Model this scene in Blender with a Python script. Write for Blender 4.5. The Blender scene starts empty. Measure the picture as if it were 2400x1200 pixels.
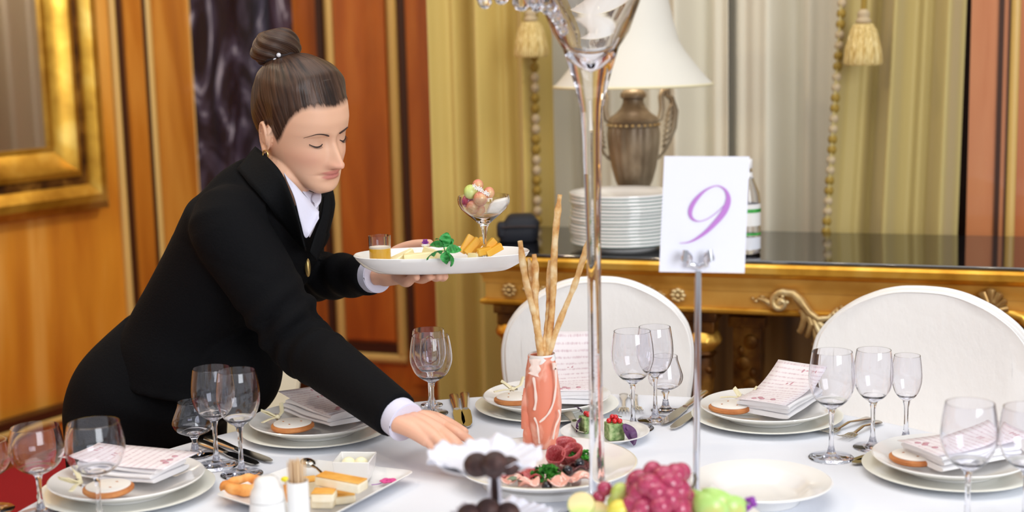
import bpy, bmesh, math, random
import numpy as np
from mathutils import Vector, Matrix, noise
random.seed(7)
PI = math.pi
sc = bpy.context.scene
COL = sc.collection

# ------------------------------------------------------------------ camera
EYE = Vector((0, 0, 1.47)); FPX = 3333.33
_p, _r = math.radians(8.6), math.radians(1.35)
FW = Vector((0, math.cos(_p), -math.sin(_p)))
_r0, _u0 = Vector((1, 0, 0)), Vector((0, math.sin(_p), math.cos(_p)))
RT = _r0 * math.cos(_r) - _u0 * math.sin(_r)
UP = _u0 * math.cos(_r) + _r0 * math.sin(_r)
cd = bpy.data.cameras.new('camera'); cam = bpy.data.objects.new('camera', cd); COL.objects.link(cam)
cd.lens = 50; cd.sensor_width = 36; cd.clip_start = .05
cam.matrix_world = Matrix(((RT.x, UP.x, -FW.x, EYE.x), (RT.y, UP.y, -FW.y, EYE.y), (RT.z, UP.z, -FW.z, EYE.z), (0, 0, 0, 1)))
cd.dof.use_dof = True; cd.dof.focus_distance = 2.66; cd.dof.aperture_fstop = 2.7
sc.camera = cam

def ray(x, y): return FW * FPX + RT * (x - 1200) + UP * (600 - y)
def at(x, y, Y):                     # the point of the place seen at photo pixel x, y that lies Y metres ahead
    d = ray(x, y); return EYE + d * (Y / d.y)
def on(x, y, z=.75):                 # the point seen at x, y on the horizontal plane of height z
    d = ray(x, y); return EYE + d * ((z - EYE.z) / d.z)

# ------------------------------------------------------------------ light
w = bpy.data.worlds.new('world'); sc.world = w; w.use_nodes = True
bg = w.node_tree.nodes['Background']; bg.inputs[0].default_value = (.93, .96, 1, 1); bg.inputs[1].default_value = .55
def area(name, loc, target, sx, sy, power, col):
    l = bpy.data.lights.new(name, 'AREA'); l.shape = 'RECTANGLE'; l.size = sx; l.size_y = sy; l.energy = power; l.color = col
    o = bpy.data.objects.new(name, l); COL.objects.link(o); o.location = loc
    o.rotation_euler = (Vector(target) - Vector(loc)).to_track_quat('-Z', 'Y').to_euler(); return o
area('window_daylight', (2.6, -2.2, 2.5), (.1, 2.4, .9), 2.6, 2.6, 195, (.92, .96, 1))
area('overhead_fill', (.2, 2.2, 3.7), (.1, 2.3, 0), 3.0, 2.6, 42, (1, .98, .95))  # added soft fill from above, no fitting behind it
for i, (x, y) in enumerate(((-.5, 1.2), (.2, .9), (.9, 1.3), (.6, 2.2), (-.2, 2.4), (-1.6, 3.3), (1.4, 3.0), (-1.9, 2.2))):
    l = bpy.data.lights.new('chandelier_and_fill_bulb', 'POINT'); l.energy = 26 if x < -1.5 else 4.5; l.color = (1, .82, .56); l.shadow_soft_size = .035  # the two far left ones are boosted as added fill for the left wall
    o = bpy.data.objects.new('chandelier_and_fill_bulb', l); COL.objects.link(o); o.location = (x, y, 3.0)
sc.view_settings.view_transform = 'Standard'; sc.view_settings.look = 'None'
sc.view_settings.gamma = 1; sc.view_settings.use_curve_mapping = False
sc.view_settings.exposure = 0.02
sc.cycles.max_bounces = 14; sc.cycles.transmission_bounces = 14; sc.cycles.transparent_max_bounces = 16
sc.cycles.diffuse_bounces = 4; sc.cycles.glossy_bounces = 5; sc.cycles.sample_clamp_indirect = 5; sc.cycles.blur_glossy = .6

# ------------------------------------------------------------------ materials
def lin(c):
    if isinstance(c, str): c = [int(c[i:i + 2], 16) for i in (0, 2, 4)]
    return tuple(((v / 255) / 12.92 if v / 255 <= .04045 else ((v / 255 + .055) / 1.055) ** 2.4) for v in c) + (1,)
class N:                                             # tiny node-graph helper
    def __init__(s, name):
        s.m = bpy.data.materials.new(name); s.m.use_nodes = True; s.t = s.m.node_tree; s.b = s.t.nodes['Principled BSDF']
    def n(s, typ, **kw):
        x = s.t.nodes.new(typ)
        for k, v in kw.items():
            if k in x.inputs: x.inputs[k].default_value = v
            else: setattr(x, k, v)
        return x
    def l(s, a, b): s.t.links.new(a, b)
    def set(s, **kw):
        for k, v in kw.items(): s.b.inputs[k.replace('_', ' ')].default_value = v
        return s
def P(name, col, rough=.5, metal=0., **kw):
    g = N(name); g.set(Base_Color=lin(col), Roughness=rough, Metallic=metal)
    for k, v in kw.items(): g.set(**{k: v})
    return g.m
def coords(g, scale, kind='Object', rot=(0, 0, 0)):
    tc = g.n('ShaderNodeTexCoord'); mp = g.n('ShaderNodeMapping'); g.l(tc.outputs[kind], mp.inputs[0])
    mp.inputs['Scale'].default_value = scale; mp.inputs['Rotation'].default_value = rot; return mp.outputs[0]
def mottled(name, cols, scale, rough=.5, detail=5, stretch=(1, 1, 1), bump=0, metal=0., kind='Object', rot=(0, 0, 0), dist=0., pos=None, **kw):
    g = N(name); g.set(Roughness=rough, Metallic=metal, **kw)
    nz = g.n('ShaderNodeTexNoise', Scale=scale, Detail=detail, Distortion=dist); g.l(coords(g, stretch, kind, rot), nz.inputs['Vector'])
    cr = g.n('ShaderNodeValToRGB'); g.l(nz.outputs[0], cr.inputs[0]); e = cr.color_ramp.elements
    n = len(cols); pos = pos or [.32 + .36 * i / (n - 1) for i in range(n)]
    while len(e) < n: e.new(.5)
    for i in range(n): e[i].position = pos[i]; e[i].color = lin(cols[i])
    g.l(cr.outputs[0], g.b.inputs['Base Color'])
    if bump:
        bp = g.n('ShaderNodeBump', Strength=bump, Distance=.01); g.l(nz.outputs[0], bp.inputs['Height']); g.l(bp.outputs[0], g.b.inputs['Normal'])
    return g.m
def cloth(name, col, scale, bump=.15, rough=.85, stretch=(1, 1, 1), **kw):
    g = N(name); g.set(Base_Color=lin(col), Roughness=rough, **kw)
    nz = g.n('ShaderNodeTexNoise', Scale=scale, Detail=4); g.l(coords(g, stretch), nz.inputs['Vector'])
    bp = g.n('ShaderNodeBump', Strength=bump, Distance=.004); g.l(nz.outputs[0], bp.inputs['Height']); g.l(bp.outputs[0], g.b.inputs['Normal'])
    return g.m
M = {}
M['wood'] = mottled('orange_wood', ('a05a16', 'b87020', 'cc8834'), 3, .32, 6, (3, 3, .35), dist=.6, Coat_Weight=.25)
M['wood_diag'] = mottled('veneer_wood', ('b46818', 'd28a28', 'eab058'), 2.1, .34, 4, (2.2, 2.2, .28), rot=(0, .55, .2), dist=.5, Coat_Weight=.2)
M['wood_red'] = mottled('red_wood', ('9e4c10', 'b86018', 'c87428'), 3, .35, 6, (3, 3, .4), dist=.5, Coat_Weight=.25)
M['wood_pink'] = mottled('polished_wood', ('b4683c', 'c67e52', 'd08c5e'), 3, .22, 6, (3, 3, .3), dist=.5, Coat_Weight=.6)
M['maple'] = P('maple_inlay', 'd2ac62', .35); M['dark_wood'] = P('dark_wood', '3e1d06', .4)
M['marble'] = mottled('black_marble', ('0e0c14', '221e2c', '464256', 'c4c4d4'), 3.4, .14, 9, (2, 2, .7), dist=2.2, pos=(.30, .48, .60, .74))
M['black_top'] = P('black_stone', '0a0a0e', .06, Specular_IOR_Level=.9, IOR=1.9)
M['gold'] = mottled('gilding', ('b0781c', 'd8a038', 'e8ba58'), 9, .34, 5, metal=.75, bump=.15)
M['gold_frieze'] = mottled('old_gilding', ('b87c28', 'd09a44', 'dcaa54'), 6, .42, 5, metal=.45)
M['gold_dark'] = mottled('dark_gilding', ('3a1e08', '6a4212', 'a87a30'), 14, .4, 5, metal=.6, bump=.3)
M['gold_pale'] = mottled('pale_gilding', ('a07c48', 'c8aa74', 'e4d4a8'), 14, .36, 4, metal=.6)
M['frame_gold'] = mottled('frame_gilding', ('a8781e', 'cc9c36', 'e2bc5c'), 7, .30, 4, metal=.7)
M['curtain_shade_brown'] = mottled('curtain_shade_brown', ('2c1b08', '6a4a20', '8c6c40'), 5, .3, 3, (4, 4, .12), pos=(.3, .45, .7)); M['mirror'] = P('mirror_glass', 'd0c8c0', .04, 1.0)
M['drape'] = cloth('gold_drape', 'c9ae5e', 60, .1, .6, Sheen_Weight=.3)
M['drape_r'] = cloth('olive_drape', 'bba768', 60, .1, .6, Sheen_Weight=.3)
M['sheer'] = cloth('pale_drape', 'd8d1be', 60, .08, .65, Sheen_Weight=.3)
M['tassel'] = mottled('tassel_thread', ('b08a40', 'd8bc78', 'ecd8a0'), 8, .7, 3, (40, 40, 1), bump=.4)
M['fringe_a'] = P('fringe_gold', '9a7c2c', .7); M['fringe_b'] = P('fringe_cream', 'bda886', .7)
M['red'] = cloth('red_carpet', 'a3101c', 300, .4, .95)
M['floor'] = mottled('parquet', ('6a3812', '844a1a', '96581f'), 4, .35, 5, (1, 6, 1))
M['cloth'] = cloth('white_tablecloth', 'e6e9f2', 45, .06, .75)
M['cover'] = cloth('ivory_cover', 'f6f3f0', 55, .35, .8, stretch=(1, 1, .55))
M['cover_cream'] = cloth('cream_cover', 'efe6cf', 55, .35, .8)
M['china'] = P('china', 'eceae8', .12, Coat_Weight=.3); M['china_cream'] = P('cream_china', 'ecebe2', .16, Coat_Weight=.3)
M['china_grey'] = P('plate_edge', 'dfe0e8', .15); M['green_line'] = P('green_line', '2f7f78', .3)
M['napkin'] = cloth('napkin_linen', 'f2f0f2', 120, .15, .85); M['paper'] = P('card_paper', 'e4e5f0', .6)
M['ink'] = P('purple_ink', 'b878c8', .5); M['chrome'] = P('chrome', 'd8d8de', .08, 1.); M['steel'] = P('steel', 'c6c0b6', .14, 1.)
M['steel_handle'] = P('steel_handle', 'd9d0c0', .2, 1.)
g = N('clear_glass'); g.t.nodes.remove(g.b); gl = g.n('ShaderNodeBsdfGlass', IOR=1.45, Roughness=0.); gl.inputs[0].default_value = (.985, .985, 1, 1)
g.l(gl.outputs[0], g.t.nodes['Material Output'].inputs[0]); M['glass'] = g.m
M['biscuit'] = mottled('gingerbread', ('a8602c', 'c07840', 'd08c50'), 30, .6, 4); M['icing'] = P('white_icing', 'f0ebe4', .4)
M['ribbon'] = P('cream_ribbon', 'e6dcb8', .5); M['shade'] = P('lamp_shade_fabric', 'dcd8ce', .8, Transmission_Weight=0.)
M['urn'] = mottled('antique_bronze', ('5a4834', '94826a', 'c4b498'), 8, .42, 5, (1, 1, .5), metal=.35, bump=.2)
M['black_bag'] = cloth('black_nylon', '10131f', 200, .2, .7)
M['suit'] = cloth('black_suiting', '07070a', 260, .25, .85, Specular_IOR_Level=.15); M['lapel'] = cloth('black_lapel', '050609', 260, .2, .8, Specular_IOR_Level=.2)
M['shirt'] = cloth('white_shirt', 'dcdaec', 200, .1, .8); M['badge'] = P('brass_badge', 'c8a868', .3, .8)
M['brow'] = P('dark_brow', '38241f', .8); M['lash'] = P('dark_lash', '2c2020', .8)
M['pearl'] = P('pearl', 'e6e4ea', .15, Coat_Weight=.6); M['shoe'] = P('black_leather', '0a0a0a', .3)

def hairmat():
    g = N('brown_hair'); g.set(Roughness=.42, Specular_IOR_Level=.35)
    v = coords(g, (42, 1.6, 1), 'UV')
    nz = g.n('ShaderNodeTexNoise', Scale=2.2, Detail=5, Distortion=.3); g.l(v, nz.inputs['Vector'])
    cr = g.n('ShaderNodeValToRGB'); e = cr.color_ramp.elements; e[0].position = .34; e[1].position = .70
    e[0].color = lin('22150f'); e[1].color = lin('573e30'); g.l(nz.outputs[0], cr.inputs[0]); g.l(cr.outputs[0], g.b.inputs['Base Color'])
    bp = g.n('ShaderNodeBump', Strength=.35, Distance=.003); g.l(nz.outputs[0], bp.inputs['Height']); g.l(bp.outputs[0], g.b.inputs['Normal'])
    a = g.n('ShaderNodeAttribute', attribute_name='hair_cover'); n2 = g.n('ShaderNodeTexNoise', Scale=5., Detail=3); g.l(v, n2.inputs['Vector'])   # single hairs thin out at the hairline
    ad = g.n('ShaderNodeMath', operation='ADD'); g.l(a.outputs['Fac'], ad.inputs[0]); g.l(n2.outputs[0], ad.inputs[1])
    mr = g.n('ShaderNodeMapRange'); mr.inputs['From Min'].default_value = .62; mr.inputs['From Max'].default_value = 1.0; g.l(ad.outputs[0], mr.inputs['Value']); g.l(mr.outputs[0], g.b.inputs['Alpha'])
    return g.m
M['hair'] = hairmat()
def skinmat():
    g = N('skin'); g.set(Roughness=.48, Subsurface_Weight=.12, Subsurface_Scale=.006); g.b.inputs['Subsurface Radius'].default_value = (1, .35, .2)
    a = g.n('ShaderNodeAttribute', attribute_name='skin_tone'); g.l(a.outputs['Color'], g.b.inputs['Base Color']); return g.m
M['skin'] = skinmat()
def menumat():
    g = N('menu_print'); g.set(Roughness=.6)
    v = coords(g, (1, 1, 1), 'UV'); wv = g.n('ShaderNodeTexWave', Scale=4.4, Distortion=0., bands_direction='Y'); g.l(v, wv.inputs['Vector'])
    nz = g.n('ShaderNodeTexNoise', Scale=9., Detail=3); mp = g.n('ShaderNodeMapping'); mp.inputs['Scale'].default_value = (2.5, 1.4, 1); g.l(v, mp.inputs[0]); g.l(mp.outputs[0], nz.inputs['Vector'])
    mu = g.n('ShaderNodeMath', operation='MULTIPLY'); g.l(wv.outputs['Fac'], mu.inputs[0]); g.l(nz.outputs[0], mu.inputs[1])
    cr = g.n('ShaderNodeValToRGB'); e = cr.color_ramp.elements; e[0].position = .30; e[1].position = .62; e[0].color = lin('ece4e8'); e[1].color = lin('d2bcc4')
    g.l(mu.outputs[0], cr.inputs[0]); g.l(cr.outputs[0], g.b.inputs['Base Color']); return g.m
M['menu'] = menumat(); M['menu_mark'] = P('menu_red_print', 'cf9aa6', .6)

# ------------------------------------------------------------------ mesh builder
def basis(o, x, y, z):
    return Matrix(((x[0], y[0], z[0], o[0]), (x[1], y[1], z[1], o[1]), (x[2], y[2], z[2], o[2]), (0, 0, 0, 1)))
def T(x, y, z): return Matrix.Translation((x, y, z))
def Rz(a): return Matrix.Rotation(a, 4, 'Z')
def Rx(a): return Matrix.Rotation(a, 4, 'X')
def Ry(a): return Matrix.Rotation(a, 4, 'Y')
I4 = Matrix.Identity(4)
class MB:
    def __init__(s): s.v = []; s.f = []; s.uv = {}
    def add(s, vs, fs, m=I4):
        b = len(s.v); s.v += [m @ Vector(q) for q in vs]; s.f += [tuple(b + i for i in q) for q in fs]; return s
    def box(s, c, d, m=I4):
        x, y, z = (q / 2 for q in d); cx, cy, cz = c
        v = [(cx + a * x, cy + b * y, cz + e * z) for e in (-1, 1) for b in (-1, 1) for a in (-1, 1)]
        return s.add(v, [(0, 2, 3, 1), (4, 5, 7, 6), (0, 1, 5, 4), (2, 6, 7, 3), (0, 4, 6, 2), (1, 3, 7, 5)], m)
    def loft(s, rings, m=I4, cap=True, closed=True):
        n = len(rings[0]); v = [q for r in rings for q in r]; f = []
        for i in range(len(rings) - 1):
            for j in range(n if closed else n - 1):
                k = (j + 1) % n; f.append((i * n + j, i * n + k, (i + 1) * n + k, (i + 1) * n + j))
        if cap and closed: f.append(tuple(range(n))[::-1]); f.append(tuple((len(rings) - 1) * n + j for j in range(n)))
        return s.add(v, f, m)
    def lathe(s, prof, n=32, m=I4, wob=None):
        v = []; idx = []; f = []
        for r, z in prof:
            if r <= 1e-7: idx.append([len(v)]); v.append((0, 0, z))
            else:
                idx.append(list(range(len(v), len(v) + n)))
                for j in range(n):
                    a = 2 * PI * j / n; k = wob(a, r, z) if wob else 1; v.append((r * k * math.cos(a), r * k * math.sin(a), z))
        for A, B in zip(idx, idx[1:]):
            if len(A) == 1 and len(B) == 1: continue
            for j in range(n):
                k = (j + 1) % n
                if len(A) == 1: f.append((A[0], B[k], B[j]))
                elif len(B) == 1: f.append((A[j], A[k], B[0]))
                else: f.append((A[j], A[k], B[k], B[j]))
        return s.add(v, f, m)
    def tube(s, pts, rad, n=8, m=I4, flat=1., cap=True):
        pts = [Vector(q) for q in pts]; L = len(pts)
        if not hasattr(rad, '__len__'): rad = [rad] * L
        rings = []; ref = None
        for i, q in enumerate(pts):
            t = (pts[min(i + 1, L - 1)] - pts[max(i - 1, 0)]).normalized()
            if ref is None: ref = t.orthogonal().normalized() if abs(t.z) > .99 else t.cross(Vector((0, 0, 1))).normalized()
            a = (ref - t * ref.dot(t)).normalized(); b = t.cross(a); ref = a
            rings.append([q + (a * math.cos(2 * PI * j / n) + b * math.sin(2 * PI * j / n) * flat) * rad[i] for j in range(n)])
        return s.loft(rings, m, cap)
    def ell(s, c, r, n=16, m=I4, k=10):
        if not hasattr(r, '__len__'): r = (r, r, r)
        prof = [(math.sin(PI * i / k) if 0 < i < k else 0, -math.cos(PI * i / k)) for i in range(k + 1)]
        return s.lathe(prof, n, m @ T(*c) @ Matrix.Diagonal((r[0], r[1], r[2], 1)))
    def grid(s, fn, nu, nv, m=I4, wrap=False):
        v = [fn(i / (nu - (0 if wrap else 1)), j / (nv - 1)) for i in range(nu) for j in range(nv)]; f = []
        for i in range(nu if wrap else nu - 1):
            for j in range(nv - 1):
                k = (i + 1) % nu; f.append((i * nv + j, k * nv + j, k * nv + j + 1, i * nv + j + 1))
        return s.add(v, f, m)
    def prism(s, poly, z0, z1, m=I4):
        return s.loft([[(x, y, z0) for x, y in poly], [(x, y, z1) for x, y in poly]], m)
    def build(s, name, mat, parent=None, smooth=40, label=None, bevel=0, sub=0, off=None):
        me = bpy.data.meshes.new(name)
        vs = [q - off for q in s.v] if off is not None else s.v
        me.from_pydata([tuple(q) for q in vs], [], s.f); me.update()
        bm = bmesh.new(); bm.from_mesh(me); bmesh.ops.recalc_face_normals(bm, faces=bm.faces); bm.to_mesh(me); bm.free()
        o = bpy.data.objects.new(name, me); COL.objects.link(o)
        if mat is not None: me.materials.append(M[mat] if isinstance(mat, str) else mat)
        if smooth:
            me.polygons.foreach_set('use_smooth', [True] * len(me.polygons)); me.set_sharp_from_angle(angle=math.radians(smooth))
        if bevel:
            b = o.modifiers.new('bevel', 'BEVEL'); b.width = bevel; b.segments = 2; b.limit_method = 'ANGLE'
        if sub:
            b = o.modifiers.new('sub', 'SUBSURF'); b.levels = sub; b.render_levels = sub
        if parent is not None: o.parent = parent
        if label: o['label'] = label
        return o
def tag(o, label, cat, group=None):
    o['label'] = label; o['category'] = cat
    if group: o['group'] = group
    return o
def thing(name, label, cat, loc=(0, 0, 0), rz=0., group=None):
    o = bpy.data.objects.new(name, None); COL.objects.link(o); o.location = loc; o.rotation_euler = (0, 0, rz); o.empty_display_size = .05
    return tag(o, label, cat, group)
def struct(o): o['kind'] = 'structure'; return o
def dup(root, loc, rz, label, group=None):
    r = root.copy(); COL.objects.link(r); r.location = loc; r.rotation_euler = (0, 0, rz); r['label'] = label
    if group: r['group'] = group
    for c in list(root.children):
        d = c.copy(); COL.objects.link(d); d.parent = r
        for e in list(c.children):
            h = e.copy(); COL.objects.link(h); h.parent = d
    return r
def smooth01(x): x = max(0., min(1., x)); return x * x * (3 - 2 * x)

# ------------------------------------------------------------------ the room
LA, LD = Vector((-1.68, 5.35, 0)), Vector((.521, .853, 0)).normalized(); LN = Vector((LD.y, -LD.x, 0))      # left wall: a point, its run, into the room
BA, BD = Vector((-.93, 6.02, 0)), Vector((.944, -.329, 0)); BN = Vector((BD.y, -BD.x, 0))                   # back wall
WL, WB = basis(LA, LD, LN, (0, 0, 1)), basis(BA, BD, BN, (0, 0, 1))
def hit(x, y, A, D, Nn):
    d = ray(x, y); k = (A - EYE).dot(Nn) / d.dot(Nn); q = EYE + d * k; return (q - A).dot(D), q.z
def tl(x, y=0): return hit(x, y, LA, LD, LN)[0]
def tb(x, y=0): return hit(x, y, BA, BD, BN)[0]
struct(MB().box((0, 2.5, -.02), (9, 12, .04)).build('floor', 'floor'))
struct(MB().box(((-4.5 + .9) / 2, -.05, 1.8), (5.4, .1, 3.6), WL).build('wall_left', 'wood_diag'))
struct(MB().box((1.2, -.05, 1.8), (3.6, .1, 3.6), WB).build('wall_back', 'wood_red'))
TR = [0]
def trim(mb, mat): TR[0] += 1; return struct(mb.build('trim_%d' % TR[0], mat))
zb = .12
# stiles and beads of the left wall
trim(MB().box(((tl(277) + tl(318)) / 2, .012, 1.85), (tl(318) - tl(277), .03, 3.4), WL), 'wood')
trim(MB().box(((tl(462) + tl(500)) / 2, .012, 1.85), (tl(500) - tl(462) + .03, .03, 3.4), WL), 'wood')
for a, b in ((250, 262), (333, 345), (436, 449)):
    m = (tl(a) + tl(b)) / 2; trim(MB().tube([(m, .006, zb), (m, .006, 3.5)], (tl(b) - tl(a)) * .62, 12, WL), 'maple')
for a, b in ((262, 277), (318, 333), (449, 462)):
    trim(MB().box(((tl(a) + tl(b)) / 2, .006, 1.85), (tl(b) - tl(a), .016, 3.4), WL), 'dark_wood')
trim(MB().box(((tl(345) + tl(436)) / 2, .004, 1.85), (tl(436) - tl(345), .012, 3.4), WL), 'wood')
# baseboard of the left wall: dark cap, maple bead, brown board
mb = MB().box((-1.9, .02, .06), (5, .05, .12), WL); struct(mb.build('baseboard_left', 'wood_red'))
trim(MB().box((-1.9, .028, .135), (5, .06, .03), WL), 'dark_wood'); trim(MB().tube([(-4.4, .05, .105), (.6, .05, .105)], .014, 10, WL), 'maple')
# marble pilaster in the corner
t0, t1 = tb(500, 100), tb(688, 100)
trim(MB().box(((t0 + t1) / 2, .05, 1.87), (t1 - t0, .3, 3.46), WB), 'marble')
trim(MB().box(((t0 + t1) / 2, .06, .07), (t1 - t0 + .02, .34, .14), WB), 'dark_wood')
# panels of the back wall: dark groove, maple bead, raised panel
for (x0, x1, hi) in ((772, 918, 3.3), (640, 700, 3.3)):
    a, b = tb(x0), tb(x1); z0 = hit(800, 822, BA, BD, BN)[1]
    if x0 == 640: continue
    for q, sgn in ((a, 1), (b, 1)):
        trim(MB().tube([(q, .008, z0), (q, .008, hi)], .022, 12, WB), 'maple')
    trim(MB().tube([(a - .02, .008, z0 - .02), (b + .02, .008, z0 - .02)], .022, 12, WB), 'maple')
    for q in (a - .045, b + .045): trim(MB().box((q, .006, 1.8), (.03, .02, 3.2), WB), 'dark_wood')
    trim(MB().box(((a + b) / 2, .010, (z0 + .06 + 3.3) / 2), (b - a - .05, .03, 3.24 - z0), WB), 'wood_red')
    trim(MB().box(((a + b) / 2, .006, z0 + .02), (b - a, .014, .045), WB), 'dark_wood')
trim(MB().box(((tb(940) + tb(1100)) / 2, .004, 1.8), (tb(1100) - tb(940), .012, 3.5), WB), 'wood_red')

# red carpet runner along the left wall
mb = MB().box((-1.6, .55, .008), (5, .8, .016), WL); tag(mb.build('carpet_runner', 'red'), 'red carpet strip on the floor along the wood panelled wall', 'carpet')
trim(MB().box((-1.6, 1.03, .009), (5, .14, .018), WL), 'wood_red'); trim(MB().box((-1.6, .945, .010), (5, .035, .02), WL), 'dark_wood')

# gilded mirror on the left wall (lower right corner in view)
fx1 = tl(235, 484); fz0 = hit(235, 484, LA, LD, LN)[1]
mr = thing('wall_mirror', 'large mirror in a stepped gilded frame on the wood panelled wall', 'mirror', LA + LD * fx1 + Vector((0, 0, fz0)) + LN * .0)
ML = basis((0, 0, 0), LD, LN, (0, 0, 1)); FWD = 2.3; FHT = 2.2
def frame(o, i, y0, y1, name, mat, prof=None):          # square ring between insets o and i from the outer edge
    mb = MB(); rings = []
    prof = prof or [(o, 0), (o, y1), (i, y1), (i, 0)]
    for cx, cz, sx, sz in ((0, 0, -1, 1), (-FWD, 0, 1, 1), (-FWD, FHT, 1, -1), (0, FHT, -1, -1)):
        rings.append([(cx + sx * a, d, cz + sz * a) for a, d in prof])
    n = len(prof); v = [q for r in rings for q in r]; f = []
    for i4 in range(4):
        for j in range(n): k = (j + 1) % n; f.append((i4 * n + j, i4 * n + k, ((i4 + 1) % 4) * n + k, ((i4 + 1) % 4) * n + j))
    mb.add(v, f, ML); return mb.build(name, mat, mr, smooth=25)
frame(0, 0, 0, 0, 'outer_frame', 'frame_gold', [(0, 0), (0, .05), (.03, .075), (.06, .08), (.085, .065), (.10, .06), (.10, 0)])
frame(0, 0, 0, 0, 'beaded_band', 'gold_dark', [(.10, 0), (.10, .052), (.135, .050), (.135, 0)])
frame(0, 0, 0, 0, 'inner_frame', 'frame_gold', [(.135, 0), (.135, .062), (.155, .068), (.175, .05), (.23, .028), (.25, .03), (.25, 0)])
MB().box((-FWD / 2, .014, FHT / 2), (FWD - .48, .008, FHT - .48), ML).build('mirror_glass', 'mirror', mr)

# ------------------------------------------------------------------ curtains
CA = at(1063, 300, 4.72); CA.z = 0; CB = CA + BD * 2.2
WC = basis(CA, BD, BN, (0, 0, 1))
def tc(x, y=300): return hit(x, y, CA, BD, BN)[0]
def curtain(name, label, x0, x1, mat, amp, wl, off, seed, x0b=None, x1b=None, top=3.4):
    a, b = tc(x0), tc(x1); rnd = random.Random(seed); ph = [rnd.uniform(0, 6.3) for _ in range(4)]
    a2 = tc(x0b, 700) if x0b else a; b2 = tc(x1b, 700) if x1b else b; z2 = hit(1500, 700, CA, BD, BN)[1]; z1 = hit(1500, 0, CA, BD, BN)[1]
    nu = int((b - a) / .0045); mb = MB(); root = thing(name, label, 'curtain', CA + BD * ((a + b) / 2), 0, 'window drapes behind the console table')
    def fn(u, v):
        z = .02 + v * (top - .02); k = (z1 - z) / (z1 - z2); k = max(-.3, min(1.8, k))
        A = a + (a2 - a) * k; B = b + (b2 - b) * k; s = A + (B - A) * u; q = a + (b - a) * u
        y = amp * (math.sin(q * 2 * PI / wl + ph[0] + .9 * math.sin(q * 9.1 + ph[1])) + .55 * math.sin(q * 2 * PI / wl * 1.83 + ph[2] + .15 * math.sin(z * 1.5)) + .12 * math.sin(q * 2 * PI / wl * 3.7 + ph[3]))
        return WC @ Vector((s, off + y, z)) - root.location
    mb.grid(fn, nu, 16); o = mb.build('drape', mat, root, smooth=80); so = o.modifiers.new('s', 'SOLIDIFY'); so.thickness = .002
    return root
c1 = curtain('curtain', 'gold drape hanging beside the brown panelled wall', 1060, 1312, 'drape', .042, .15, .13, 3)
c2 = curtain('curtain', 'pale beige drape directly behind the table lamp', 1290, 1705, 'sheer', .045, .19, -.03, 11)
c3 = curtain('curtain', 'pale beige drape between the lamp and the olive drape', 1700, 1990, 'sheer', .045, .20, -.03, 14)
c4 = curtain('curtain', 'olive gold drape hanging beside the polished wood column', 1985, 2262, 'drape_r', .042, .14, .13, 21, 1940, 2240)
struct(MB().box((1.62, -.16, 1.8), (3.2, .06, 3.6), WC).build("wall_window_side", "dark_wood"))
l = bpy.data.lights.new('mirror_fill_light', 'POINT'); l.energy = 80; l.color = (1, .9, .76); l.shadow_soft_size = .15  # added fill, brightens the curtain that the wall mirror reflects
o = bpy.data.objects.new('mirror_fill_light', l); COL.objects.link(o); o.location = BA + BD * 1.6 + BN * .55 + Vector((0, 0, 2.6))
ca_ = thing('curtain', 'beige inner curtain reflected in the wall mirror', 'curtain', BA + BD * 1.9, 0, 'window drapes behind the console table'); mb = MB()
mb.grid(lambda u, v: WB @ Vector((.90 + 2.6 * u, .14 + .045 * math.sin(u * 96 + 1.2 * math.sin(u * 23)) + .02 * math.sin(u * 151), .03 + 3.3 * v)) - ca_.location, 420, 4); o = mb.build('drape', 'sheer', ca_, smooth=80)
def fringe(root, pts, lab):
    P_, R_ = [], []
    for i, q in enumerate(pts[:-1]):
        for k in range(4): P_.append(q.lerp(pts[i + 1], k / 4) - root.location); R_.append(.0035 + .0105 * math.sin(PI * k / 4) ** .6)
    mb = MB(); mb.tube(P_, R_, 10); o = mb.build('fringe', 'fringe_a', root, label='gold and cream ' + lab); o.data.materials.append(M['fringe_b'])
    for p in o.data.polygons: p.material_index = int(p.index // 80) % 2
fringe(c1, [WC @ Vector((tc(1296), .175, 3.1 - .032 * i)) for i in range(80)], 'bead fringe')
pf = []
for i in range(86):
    z = 3.1 - .03 * i; k = (hit(1500, 0, CA, BD, BN)[1] - z) / (hit(1500, 0, CA, BD, BN)[1] - hit(1500, 700, CA, BD, BN)[1])
    pf.append(WC @ Vector((tc(1988) + (tc(1940, 700) - tc(1988)) * k, .185, z)))
fringe(c4, pf, 'bead fringe')
def tassel(x, ytop, ybot, lab):
    s, zb_ = hit(x, ybot, CA + BN * .25, BD, BN); zt = hit(x, ytop, CA + BN * .25, BD, BN)[1]; h = zt - zb_
    L = WC @ Vector((s, .25, zb_)); t = thing('tassel', lab, 'tassel', L, 0, 'curtain tassels')
    MB().lathe([(0, .02), (.047, 0), (.052, .008), (.048, h * .3), (.036, h * .62), (.026, h * .74), (.0, h * .76)], 40, wob=lambda a, r, z: 1 + .05 * math.sin(a * 14)).build('skirt', 'tassel', t)
    MB().lathe([(0, h * .74), (.020, h * .76), (.022, h * .80), (.016, h * .85), (.018, h * .93), (.010, h), (0, h * 1.01)], 20).build('head', 'fringe_b', t)
    c = MB(); c.tube([(0, 0, h), (.01, 0, h + .25), (-.005, -.02, h + .9)], .008, 8); c.build('cord', 'fringe_a', t)
tassel(1246, 22, 134, 'cream tassel hanging on the gold drape left of the lamp'); tassel(2023, 22, 153, 'cream tassel hanging on the olive drape right of the number card')
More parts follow.
